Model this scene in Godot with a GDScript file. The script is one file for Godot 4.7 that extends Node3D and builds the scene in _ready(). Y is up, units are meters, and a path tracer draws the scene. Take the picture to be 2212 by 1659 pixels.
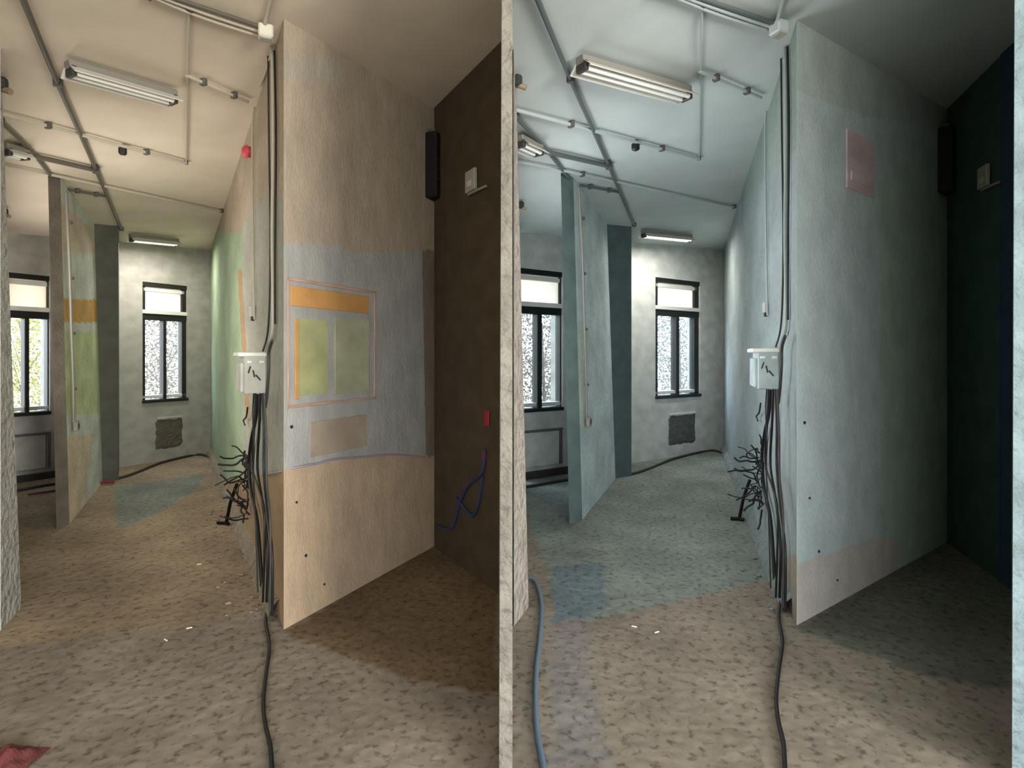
extends Node3D
# One derelict room built twice side by side, seen from a lobby: a warm beige one on the left, a blue-grey one on the right.
# Units are metres, y is up, the camera stands at x = 0, z = 0 and looks along -z.

const F := 1300.0            # focal length in pixels of the 2212 x 1659 frame
const CX := 1106.0
const HY := 770.0            # image row of the horizon
const EYE := 1.45
const UPV := Vector3(0, 1, 0)

var used := {}
var rng := RandomNumberGenerator.new()
var tex := {}
var mats := {}

func _ready():
	rng.seed = 7
	# ---------- camera ----------
	var cam := Camera3D.new()
	cam.name = "camera"
	cam.projection = Camera3D.PROJECTION_FRUSTUM
	cam.near = 0.1
	cam.far = 200.0
	cam.size = 0.1 * 1659.0 / F
	cam.frustum_offset = Vector2(0, (HY - 829.5) / F * 0.1)
	add_child(cam)
	cam.position = Vector3(0, EYE, 0)
	cam.current = true
	# ---------- sky and exposure ----------
	var we := WorldEnvironment.new()
	we.name = "world_environment"
	var e := Environment.new()
	var sm := ProceduralSkyMaterial.new()
	sm.sky_top_color = Color(0.80, 0.88, 0.97)
	sm.sky_horizon_color = Color(0.96, 0.97, 0.98)
	sm.ground_horizon_color = Color(0.75, 0.76, 0.74)
	sm.ground_bottom_color = Color(0.6, 0.6, 0.58)
	var sky := Sky.new()
	sky.sky_material = sm
	e.background_mode = Environment.BG_SKY
	e.sky = sky
	e.background_energy_multiplier = 9.0
	e.tonemap_mode = Environment.TONE_MAPPER_LINEAR
	e.tonemap_exposure = 1.22
	e.sdfgi_enabled = true
	e.ssao_enabled = true
	e.ssil_enabled = true
	we.environment = e
	add_child(we)
	# ---------- daylight from unseen windows behind the camera, placed to light the corner walls ----------
	unseen_light("unseen_rear_light_right", Vector3(3.95, 1.75, 3.0), Vector3(3.95, 1.75, 0), Vector2(1.9, 1.7), Color(1.0, 0.98, 0.95), 52.0)
	unseen_light("unseen_rear_light_left", Vector3(0.3, 1.75, 3.0), Vector3(0.3, 1.75, 0), Vector2(3.6, 1.7), Color(1.0, 0.98, 0.95), 14.0)

	# ---------- daylight from added side windows, fill for each room ----------
	for side in ["left", "right"]:
		var B0 := bay(side)
		var sw := added_side_window(B0)
		var c0: Vector3 = sw.mid + sw.n * 0.18
		unseen_light("added_side_light_" + side, c0, c0 + sw.n + UPV * 0.2, Vector2(sw.len, 1.4), Color(1.0, 0.97, 0.93) if side == "left" else Color(0.97, 0.99, 1.0), 5.6 if side == "left" else 4.3)

	make_textures()
	shell()
	var L := bay("left")
	var R := bay("right")
	build_floor(L, R)
	build_bay(L)
	build_bay(R)
	extras_left(L)
	extras_right(R)
	outside(L, R)

# added opening for fill light in the rough wall that runs back from the pillar, seen edge on from the viewpoint
func added_side_window(B: Dictionary) -> Dictionary:
	var u0 := 4.0 if B.side == "left" else 7.0
	var u1 := 0.0 if B.side == "left" else 5.0
	var a := Vector3((u0 + B.dx - CX) / F * 3.65, 0, -3.65)
	var b := Vector3((u1 + B.dx - CX) / F * 6.3, 0, -6.3)
	var n := (b - a).normalized().cross(UPV).normalized()
	if n.x < 0:
		n = -n
	return {"a": a, "b": b, "n": n, "d": (b - a).normalized(), "len": a.distance_to(b), "mid": (a + b) * 0.5 + UPV * 1.65}

func unseen_light(called: String, at: Vector3, to: Vector3, size: Vector2, col: Color, energy: float):
	var a := AreaLight3D.new()
	a.name = called
	a.area_size = size
	a.light_color = col
	a.light_energy = energy
	a.area_range = 40.0
	a.area_attenuation = 2.0
	a.shadow_enabled = true
	add_child(a)
	a.position = at
	a.look_at_from_position(at, to, UPV)

# ================= picture rows and columns to places on real surfaces =================
func ray(u: float, y: float) -> Vector3:
	return Vector3((u - CX) / F, (HY - y) / F, -1.0)

func floor_px(u: float, y: float) -> Vector3:
	var z := EYE * F / (y - HY)
	return Vector3((u - CX) / F * z, 0, -z)

func bay(side: String) -> Dictionary:
	var B := {}
	if side == "left":
		B = {"dx": 0.0, "dy": 0.0, "side": "left", "cx": -1.24, "cz": 3.19, "ca": 1.79, "cb": 0.1063, "cc": 0.0253}
	else:
		B = {"dx": 1108.0, "dy": -9.0, "side": "right", "cx": 1.5, "cz": 3.24, "ca": 1.81, "cb": 0.1067, "cc": -0.0564}
	B.A = fl(B, 613, 1360)
	B.C = fl(B, 455, 980)
	B.D = fl(B, 20, 1045)
	B.B = fl(B, 938, 1180)
	B.J = Vector3((1078 + B.dx - CX) / F * 2.0, 0, -2.0)
	B.back = frame(B.D, B.C)
	B.room = frame(B.A, B.C)
	B.face = frame(B.A, B.B)
	B.E = fl(B, 1077, 1283)
	B.part = frame(B.E, B.B)
	return B

func fl(B: Dictionary, u: float, y: float) -> Vector3:
	return floor_px(u + B.dx, y + B.dy)

func ceil_y(B: Dictionary, p: Vector3) -> float:
	return EYE + B.ca + B.cb * (p.x - B.cx) + B.cc * (-p.z - B.cz)

func cp(B: Dictionary, u: float, y: float, drop := 0.0) -> Vector3:
	var r := ray(u + B.dx, y + B.dy)
	var k: float = B.ca - B.cb * B.cx - B.cc * B.cz - drop
	var t: float = k / (r.y - B.cb * r.x - B.cc)
	return Vector3(0, EYE, 0) + r * t

func frame(a: Vector3, b: Vector3) -> Dictionary:
	var d := (b - a)
	var n := d.normalized().cross(UPV).normalized()
	if n.dot(Vector3(0, 0, 0) - a) < 0:
		n = -n
	return {"o": a, "d": d.normalized(), "n": n, "len": d.length()}

func hit(B: Dictionary, f: Dictionary, u: float, y: float, off := 0.0) -> Vector2:
	var r := ray(u + B.dx, y + B.dy)
	var c := Vector3(0, EYE, 0)
	var o: Vector3 = f.o + f.n * off
	var t: float = (o - c).dot(f.n) / r.dot(f.n)
	var p := c + r * t
	return Vector2((p - o).dot(f.d), p.y)

func wp(f: Dictionary, s: float, y: float, off := 0.0) -> Vector3:
	return f.o + f.d * s + f.n * off + UPV * y

func hp(B: Dictionary, f: Dictionary, u: float, y: float, off := 0.0) -> Vector3:
	var h := hit(B, f, u, y, off)
	return wp(f, h.x, h.y, off)

# ================= nodes =================
func numbered(called: String) -> String:
	var n: int = used.get(called, -1) + 1
	used[called] = n
	return called if n == 0 else "%s_%03d" % [called, n]

func tag(o: Node3D, label: String, category: String, group := "", kind := "") -> Node3D:
	if label:
		o.set_meta("label", label)
	if category:
		o.set_meta("category", category)
	if group:
		o.set_meta("group", group)
	if kind:
		o.set_meta("kind", kind)
	return o

func thing(called: String, label: String, category: String, at: Vector3, group := "") -> Node3D:
	var o := Node3D.new()
	o.name = numbered(called)
	add_child(o, true)
	o.position = at
	return tag(o, label, category, group)

func mesh_of(st: SurfaceTool) -> ArrayMesh:
	return st.commit()

func obj(called: String, st: SurfaceTool, m: Material, parent: Node3D = null) -> MeshInstance3D:
	var o := MeshInstance3D.new()
	o.mesh = st.commit()
	o.material_override = m
	if parent == null:
		o.name = numbered(called)
		add_child(o, true)
	else:
		o.name = called
		parent.add_child(o, true)
		o.position = -parent.position
	return o

func struct(called: String, st: SurfaceTool, m: Material, label: String, category := "") -> MeshInstance3D:
	var o := obj(called, st, m)
	tag(o, label, category, "", "structure")
	return o

# ================= shapes =================
func mb() -> SurfaceTool:
	var st := SurfaceTool.new()
	st.begin(Mesh.PRIMITIVE_TRIANGLES)
	return st

func tri(st: SurfaceTool, a: Vector3, b: Vector3, c: Vector3, out: Vector3, ua := Vector2.ZERO, ub := Vector2.ZERO, uc := Vector2.ZERO):
	var n := (b - a).cross(c - a)
	if n.length_squared() < 1e-16:
		return
	n = n.normalized()
	var flip := n.dot(out) > 0
	var nn := n if flip else -n
	var ps := [a, c, b] if flip else [a, b, c]
	var us := [ua, uc, ub] if flip else [ua, ub, uc]
	for i in 3:
		st.set_normal(nn)
		st.set_uv(us[i])
		st.add_vertex(ps[i])

func quad(st: SurfaceTool, a: Vector3, b: Vector3, c: Vector3, d: Vector3, out: Vector3, uv := Rect2(0, 0, 1, 1)):
	var p := uv.position
	var q := uv.end
	tri(st, a, b, c, out, Vector2(p.x, q.y), Vector2(q.x, q.y), Vector2(q.x, p.y))
	tri(st, a, c, d, out, Vector2(p.x, q.y), Vector2(q.x, p.y), Vector2(p.x, p.y))

# a prism whose bottom and top outlines may differ (walls that lean); tops are full points
func loft(st: SurfaceTool, low: Array, high: Array):
	var n := low.size()
	var mid := Vector3.ZERO
	for p in low:
		mid += p
	mid /= n
	for i in n:
		var j := (i + 1) % n
		var out: Vector3 = (high[i] - low[i]).cross(low[j] - low[i])
		var m: Vector3 = (low[i] + low[j]) * 0.5 - mid
		if out.dot(m) < 0:
			out = -out
		quad(st, low[i], low[j], high[j], high[i], out)
	var flat := PackedVector2Array()
	for p in low:
		flat.append(Vector2(p.x, p.z))
	var idx := Geometry2D.triangulate_polygon(flat)
	for k in range(0, idx.size(), 3):
		tri(st, low[idx[k]], low[idx[k + 1]], low[idx[k + 2]], Vector3.DOWN)
		tri(st, high[idx[k]], high[idx[k + 1]], high[idx[k + 2]], Vector3.UP)

func prism(st: SurfaceTool, pts: Array, y0: float, y1: float):
	var a := []
	var b := []
	for p in pts:
		a.append(Vector3(p.x, y0, p.z))
		b.append(Vector3(p.x, y1, p.z))
	loft(st, a, b)

func to_ceiling(st: SurfaceTool, B: Dictionary, pts: Array):
	var b := []
	for p in pts:
		b.append(Vector3(p.x, ceil_y(B, p) + 0.04, p.z))
	loft(st, pts, b)

func bbox(st: SurfaceTool, x: Transform3D, size: Vector3, bev := 0.0):
	var h := size * 0.5
	bev = minf(bev, minf(h.x, minf(h.y, h.z)) * 0.9)
	var c := x.origin
	for ax in 3:
		var a1 := (ax + 1) % 3
		var a2 := (ax + 2) % 3
		for s in [-1.0, 1.0]:
			var q := []
			for k in [[-1, -1], [1, -1], [1, 1], [-1, 1]]:
				var v := Vector3.ZERO
				v[ax] = h[ax] * s
				v[a1] = (h[a1] - bev) * k[0]
				v[a2] = (h[a2] - bev) * k[1]
				q.append(x * v)
			var o := Vector3.ZERO
			o[ax] = s
			quad(st, q[0], q[1], q[2], q[3], x.basis * o)
	if bev <= 0.0:
		return
	for ax in 3:
		var a1 := (ax + 1) % 3
		var a2 := (ax + 2) % 3
		for s1 in [-1.0, 1.0]:
			for s2 in [-1.0, 1.0]:
				var q := []
				for k in [[-1, 0], [1, 0], [1, 1], [-1, 1]]:
					var v := Vector3.ZERO
					v[ax] = (h[ax] - bev) * k[0]
					v[a1] = (h[a1] - (bev if k[1] else 0.0)) * s1
					v[a2] = (h[a2] - (0.0 if k[1] else bev)) * s2
					q.append(x * v)
				var o := Vector3.ZERO
				o[a1] = s1
				o[a2] = s2
				quad(st, q[0], q[1], q[2], q[3], x.basis * o)
	for sx in [-1.0, 1.0]:
		for sy in [-1.0, 1.0]:
			for sz in [-1.0, 1.0]:
				var s := Vector3(sx, sy, sz)
				var q := []
				for ax in 3:
					var v := (h - Vector3.ONE * bev) * s
					v[ax] = h[ax] * s[ax]
					q.append(x * v)
				tri(st, q[0], q[1], q[2], x.basis * s)

# a box laid against a wall: along s0..s1, up y0..y1, out from the wall o0..o1
func fbox(st: SurfaceTool, f: Dictionary, s0: float, s1: float, y0: float, y1: float, o0: float, o1: float, bev := 0.0):
	var c := wp(f, (s0 + s1) * 0.5, (y0 + y1) * 0.5, (o0 + o1) * 0.5)
	bbox(st, Transform3D(Basis(f.d, UPV, f.n), c), Vector3(absf(s1 - s0), absf(y1 - y0), absf(o1 - o0)), bev)

func tube(st: SurfaceTool, pts: Array, r: float, sides := 8, r_end := -1.0):
	if pts.size() < 2:
		return
	var rings := []
	var up := Vector3(0.31, 0.9, 0.27)
	var prev: Vector3 = (pts[1] - pts[0]).normalized()
	var side := prev.cross(up).normalized()
	for i in pts.size():
		var d: Vector3
		if i == 0:
			d = pts[1] - pts[0]
		elif i == pts.size() - 1:
			d = pts[i] - pts[i - 1]
		else:
			d = (pts[i + 1] - pts[i]).normalized() + (pts[i] - pts[i - 1]).normalized()
		d = d.normalized()
		side = (side - d * side.dot(d))
		if side.length() < 1e-4:
			side = d.cross(up)
		side = side.normalized()
		var other := d.cross(side).normalized()
		var rr := r if r_end < 0 else lerpf(r, r_end, float(i) / (pts.size() - 1))
		var ring := []
		for k in sides:
			var an := TAU * k / sides
			var o := side * cos(an) + other * sin(an)
			ring.append([pts[i] + o * rr, o])
		rings.append(ring)
	for i in pts.size() - 1:
		for k in sides:
			var k2 := (k + 1) % sides
			var q := [rings[i][k], rings[i][k2], rings[i + 1][k2], rings[i + 1][k]]
			var out: Vector3 = q[0][1] + q[1][1]
			var n: Vector3 = (q[1][0] - q[0][0]).cross(q[2][0] - q[0][0])
			var order := [0, 2, 1, 0, 3, 2] if n.dot(out) > 0 else [0, 1, 2, 0, 2, 3]
			for m in order:
				st.set_normal(q[m][1])
				st.set_uv(Vector2(float(k) / sides, i))
				st.add_vertex(q[m][0])
	for end in [0, pts.size() - 1]:
		var d: Vector3 = pts[0] - pts[1] if end == 0 else pts[end] - pts[end - 1]
		for k in sides:
			tri(st, pts[end], rings[end][k][0], rings[end][(k + 1) % sides][0], d)

func smooth(pts: Array, n := 6) -> Array:
	var out := []
	for i in pts.size() - 1:
		var p0: Vector3 = pts[maxi(i - 1, 0)]
		var p1: Vector3 = pts[i]
		var p2: Vector3 = pts[i + 1]
		var p3: Vector3 = pts[mini(i + 2, pts.size() - 1)]
		for k in n:
			out.append(p1.cubic_interpolate(p2, p0, p3, float(k) / n))
	out.append(pts[-1])
	return out

# ================= materials =================
func noise_tex(key: String, freq: float, octaves: int, lo: float, hi: float, type := FastNoiseLite.TYPE_SIMPLEX_SMOOTH, mid := 0.5):
	var n := FastNoiseLite.new()
	n.noise_type = type
	n.seed = key.hash() % 1000
	n.frequency = freq
	n.fractal_octaves = octaves
	var t := NoiseTexture2D.new()
	t.width = 512
	t.height = 512
	t.seamless = true
	t.noise = n
	var g := Gradient.new()
	g.set_color(0, Color(lo, lo, lo))
	g.set_color(1, Color(hi, hi, hi))
	if mid != 0.5:
		g.set_offset(0, mid)
	t.color_ramp = g
	tex[key] = t

func make_textures():
	noise_tex("mottle", 0.012, 6, 0.80, 1.0)
	noise_tex("grain", 0.09, 4, 0.0, 1.0)
	noise_tex("coarse", 0.035, 5, 0.0, 1.0)
	noise_tex("faint", 0.006, 4, 0.93, 1.0)
	noise_tex("speck", 0.045, 4, 1.0, 0.62, FastNoiseLite.TYPE_SIMPLEX_SMOOTH, 0.60)

func plaster(key: String, col: Color, bump := 0.25, scale := 0.7, height := "grain") -> StandardMaterial3D:
	if mats.has(key):
		return mats[key]
	var m := StandardMaterial3D.new()
	m.resource_name = key
	m.albedo_color = col
	m.albedo_texture = tex["mottle"]
	m.roughness = 0.93
	m.metallic_specular = 0.3
	m.uv1_triplanar = true
	m.uv1_world_triplanar = true
	m.uv1_scale = Vector3.ONE * scale
	m.heightmap_enabled = true
	m.heightmap_texture = tex[height]
	m.heightmap_scale = bump
	mats[key] = m
	return m

func solid(key: String, col: Color, rough := 0.6, metal := 0.0) -> StandardMaterial3D:
	if mats.has(key):
		return mats[key]
	var m := StandardMaterial3D.new()
	m.resource_name = key
	m.albedo_color = col
	m.roughness = rough
	m.metallic = metal
	mats[key] = m
	return m

# a coat of paint with bands and patches, computed into one picture; shapes are [outline in 0..1, colour]
func painted(key: String, w: int, h: int, base: Color, shapes: Array, bump := 0.25, grain := 0.12, marks := 0.0) -> StandardMaterial3D:
	var lw := w / 4
	var lh := h / 4
	var im := Image.create(lw, lh, false, Image.FORMAT_RGB8)
	im.fill(base)
	for s in shapes:
		fill_poly(im, s[0], s[1])
	im.resize(w, h, Image.INTERPOLATE_CUBIC)
	var n := FastNoiseLite.new()
	n.seed = key.hash() % 997
	n.frequency = 0.014
	n.fractal_octaves = 6
	var a := n.get_image(w, h).get_data()
	n.frequency = 0.12
	n.fractal_octaves = 3
	n.seed += 5
	var b := n.get_image(w, h).get_data()
	n.frequency = 0.035
	n.seed += 5
	var c := n.get_image(w, h).get_data()
	var px := im.get_data()
	for i in w * h:
		var k := 1.0 - grain * (1.0 - a[i] / 255.0) - grain * 0.6 * (1.0 - b[i] / 255.0)
		if marks > 0.0:
			k *= 1.0 - marks * clampf((c[i] * 0.7 + b[i] * 0.3 - 172.0) / 30.0, 0.0, 1.0)
		px[i * 3] = int(px[i * 3] * k)
		px[i * 3 + 1] = int(px[i * 3 + 1] * k)
		px[i * 3 + 2] = int(px[i * 3 + 2] * k)
	var m := StandardMaterial3D.new()
	m.resource_name = key
	m.albedo_texture = ImageTexture.create_from_image(Image.create_from_data(w, h, false, Image.FORMAT_RGB8, px))
	var hi := PackedByteArray()
	hi.resize(w * h)
	for i in w * h:
		hi[i] = (b[i] + c[i]) / 2
	m.heightmap_enabled = true
	m.heightmap_texture = ImageTexture.create_from_image(Image.create_from_data(w, h, false, Image.FORMAT_L8, hi))
	m.heightmap_scale = bump
	m.roughness = 0.93
	m.metallic_specular = 0.3
	m.texture_repeat = false
	mats[key] = m
	return m

func fill_poly(im: Image, pts: Array, col: Color):
	var w := im.get_width()
	var h := im.get_height()
	for y in h:
		var v := (y + 0.5) / h
		var xs := []
		for i in pts.size():
			var p: Vector2 = pts[i]
			var q: Vector2 = pts[(i + 1) % pts.size()]
			if (p.y <= v) != (q.y <= v):
				xs.append((p.x + (q.x - p.x) * (v - p.y) / (q.y - p.y)) * w)
		xs.sort()
		for k in range(0, xs.size() - 1, 2):
			var x0 := clampi(roundi(xs[k]), 0, w)
			var x1 := clampi(roundi(xs[k + 1]), 0, w)
			if x1 > x0:
				im.fill_rect(Rect2i(x0, y, x1 - x0, 1), col)

# ================= the lobby round the camera, the ceilings =================
func shell():
	var wall := plaster("lobby_wall", Color(0.74, 0.72, 0.66))
	# rear wall with a ribbon of unseen windows that light the corner walls
	var f := {"o": Vector3(-3.1, 0, 3.2), "d": Vector3(1, 0, 0), "n": Vector3(0, 0, -1), "len": 8.2}
	var st := mb()
	fbox(st, f, 0, 8.2, 0, 0.8, -0.2, 0)
	fbox(st, f, 0, 8.2, 2.7, 3.9, -0.2, 0)
	fbox(st, f, 0, 1.6, 0.8, 2.7, -0.2, 0)
	fbox(st, f, 8.06, 8.2, 0.8, 2.7, -0.2, 0)
	struct("wall_rear", st, wall, "plain plastered wall behind the viewpoint, under and over a row of unseen windows")
	for k in 4:
		var s0 := 1.6 + k * 1.615
		var w := Node3D.new()
		w.name = "window_%d" % (5 + k)
		add_child(w)
		tag(w, "large unseen rear window placed to light the corner walls, number %d from its left" % (k + 1), "", "", "structure")
		var fr := mb()
		fbox(fr, f, s0, s0 + 0.06, 0.8, 2.7, -0.14, -0.06, 0.006)
		fbox(fr, f, s0 + 1.555, s0 + 1.615, 0.8, 2.7, -0.14, -0.06, 0.006)
		fbox(fr, f, s0, s0 + 1.615, 0.8, 0.86, -0.14, -0.06, 0.006)
		fbox(fr, f, s0, s0 + 1.615, 2.64, 2.7, -0.14, -0.06, 0.006)
		obj("window_frame", fr, solid("rear_frame", Color(0.3, 0.3, 0.29)), w)
		var gl := mb()
		fbox(gl, f, s0 + 0.05, s0 + 1.565, 0.85, 2.65, -0.104, -0.098)
		obj("pane", gl, glass(), w)
	# side walls of the lobby
	st = mb()
	prism(st, [Vector3(-3.1, 0, 3.3), Vector3(-2.95, 0, 3.3), Vector3(-2.75, 0, -3.1), Vector3(-2.95, 0, -3.1)], 0, 3.9)
	struct("wall_left", st, wall, "plastered side wall left of the viewpoint, out of view")
	st = mb()
	prism(st, [Vector3(5.0, 0, 3.3), Vector3(5.15, 0, 3.3), Vector3(5.15, 0, -2.1), Vector3(5.0, 0, -2.1)], 0, 4.2)
	prism(st, [Vector3(1.72, 0, -1.99), Vector3(5.15, 0, -1.99), Vector3(5.15, 0, -2.15), Vector3(1.95, 0, -2.15)], 0, 4.2)
	struct("wall_right", st, plaster("lobby_wall_grey", Color(0.45, 0.50, 0.51), 0.8, 0.9, "coarse"), "plastered side wall right of the viewpoint, out of view")

func glass() -> StandardMaterial3D:
	if mats.has("glass"):
		return mats["glass"]
	var m := StandardMaterial3D.new()
	m.resource_name = "glass"
	m.transparency = BaseMaterial3D.TRANSPARENCY_ALPHA
	m.albedo_color = Color(0.93, 0.96, 0.95, 0.06)
	m.roughness = 0.06
	mats["glass"] = m
	return m

func ceiling(B: Dictionary, pts: Array, m: Material, label: String):
	var a := []
	var b := []
	for p in pts:
		var y := ceil_y(B, p)
		a.append(Vector3(p.x, y, p.z))
		b.append(Vector3(p.x, y + 0.25, p.z))
	var st := mb()
	loft(st, a, b)
	struct("ceiling", st, m, label)

# ================= floor =================
const FX0 := -8.0
const FZ0 := -3.4
const FW := 14.0
const FD := 15.0

func fuv(p: Vector3) -> Vector2:
	return Vector2((p.x - FX0) / FW, (p.z + 11.6) / FD)

func fpoly(B: Dictionary, px: Array) -> Array:
	var out := []
	for p in px:
		out.append(fuv(fl(B, p[0], p[1])))
	return out

func build_floor(L: Dictionary, R: Dictionary):
	var shapes := []
	var brown := Color(0.67, 0.595, 0.495)
	var mid := Color(0.62, 0.575, 0.515)
	# ochre stretch inside the left room, then the greyer lobby
	shapes.append([fpoly(L, [[-400, 1100], [-200, 980], [455, 955], [560, 1150], [610, 1300], [420, 1350], [0, 1400], [-500, 1400]]), brown])
	shapes.append([fpoly(L, [[245, 1052], [330, 1040], [442, 1025], [425, 1055], [365, 1095], [300, 1128], [252, 1142]]), Color(0.57, 0.585, 0.55)])  # stray grey patch, displaced colour of the column foot
	shapes.append([fpoly(L, [[613, 1368], [938, 1170], [1078, 1283], [1078, 1500], [900, 1470], [760, 1420]]), Color(0.52, 0.44, 0.34)])  # niche floor darker: shade painted into the floor colour
	# grey-green screed in the right room
	shapes.append([fpoly(R, [[20, 1000], [455, 960], [600, 1250], [560, 1260], [200, 1345], [100, 1360], [75, 1250], [30, 1120]]), Color(0.585, 0.615, 0.58)])
	shapes.append([fpoly(R, [[85, 1232], [195, 1225], [200, 1320], [130, 1352], [84, 1352]]), Color(0.51, 0.565, 0.59)])
	shapes.append([fpoly(R, [[80, 1355], [150, 1345], [180, 1480], [215, 1660], [80, 1660]]), Color(0.60, 0.575, 0.55)])
	shapes.append([fpoly(R, [[613, 1368], [938, 1170], [1078, 1283], [1078, 1500], [900, 1470], [760, 1420]]), Color(0.47, 0.48, 0.43)])  # shade of the right niche painted into the floor colour
	var m := painted("floor_screed", 1400, 1500, mid, shapes, 0.9, 0.20, 0.10)
	m.texture_repeat = true
	m.detail_enabled = true
	m.detail_albedo = tex["speck"]
	m.detail_blend_mode = BaseMaterial3D.BLEND_MODE_MUL
	m.detail_uv_layer = BaseMaterial3D.DETAIL_UV_2
	m.uv2_triplanar = true
	m.uv2_world_triplanar = true
	m.uv2_scale = Vector3(0.75, 0.75, 0.75)
	var st := mb()
	var a := Vector3(FX0, 0, -11.6)
	var b := Vector3(FX0 + FW, 0, -11.6)
	var c := Vector3(FX0 + FW, 0, 3.4)
	var d := Vector3(FX0, 0, 3.4)
	tri(st, a, b, c, UPV, fuv(a), fuv(b), fuv(c))
	tri(st, a, c, d, UPV, fuv(a), fuv(c), fuv(d))
	var lo := Vector3(0, -0.2, 0)
	quad(st, a + lo, b + lo, b, a, Vector3(0, 0, -1))
	quad(st, c + lo, d + lo, d, c, Vector3(0, 0, 1))
	quad(st, b + lo, c + lo, c, b, Vector3(1, 0, 0))
	quad(st, a + lo, d + lo, d, a, Vector3(-1, 0, 0))
	quad(st, a + lo, b + lo, c + lo, d + lo, Vector3.DOWN)
	struct("floor", st, m, "worn dusty concrete floor with stains, loose grit and painted niche shade")

# ================= one room with the wall corner in front of it =================
func wall_uv(B: Dictionary, f: Dictionary, top: float, px: Array) -> Array:
	var out := []
	for p in px:
		var h := hit(B, f, p[0], p[1])
		out.append(Vector2(h.x / f.len, 1.0 - h.y / top))
	return out

# a wall face of a solid prism with a face painted: [o .. o+len] at the front, hidden behind
func painted_wall(called: String, f: Dictionary, B: Dictionary, hidden: Array, m: Material, top: float, label: String):
	var st := mb()
	var a := wp(f, 0, 0)
	var b := wp(f, f.len, 0)
	var ta := Vector3(a.x, ceil_y(B, a) + 0.04, a.z)
	var tb := Vector3(b.x, ceil_y(B, b) + 0.04, b.z)
	tri(st, a, b, tb, f.n, Vector2(0, 1), Vector2(1, 1), Vector2(1, 1.0 - tb.y / top))
	tri(st, a, tb, ta, f.n, Vector2(0, 1), Vector2(1, 1.0 - tb.y / top), Vector2(0, 1.0 - ta.y / top))
	var pts := [a, b] + hidden
	var n := pts.size()
	var mid := Vector3.ZERO
	for p in pts:
		mid += p / n
	for i in range(1, n):
		var p: Vector3 = pts[i]
		var q: Vector3 = pts[(i + 1) % n]
		quad(st, p, q, Vector3(q.x, ceil_y(B, q) + 0.04, q.z), Vector3(p.x, ceil_y(B, p) + 0.04, p.z), (p + q) * 0.5 - mid, Rect2(0.45, 0, 0.1, 1))
	for i in range(1, n - 1):
		tri(st, pts[0], pts[i], pts[i + 1], Vector3.DOWN, Vector2(0.5, 1), Vector2(0.5, 1), Vector2(0.5, 1))
		tri(st, Vector3(pts[0].x, ceil_y(B, pts[0]) + 0.04, pts[0].z), Vector3(pts[i].x, ceil_y(B, pts[i]) + 0.04, pts[i].z), Vector3(pts[i + 1].x, ceil_y(B, pts[i + 1]) + 0.04, pts[i + 1].z), UPV, Vector2(0.5, 0), Vector2(0.5, 0), Vector2(0.5, 0))
	struct(called, st, m, label)

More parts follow.
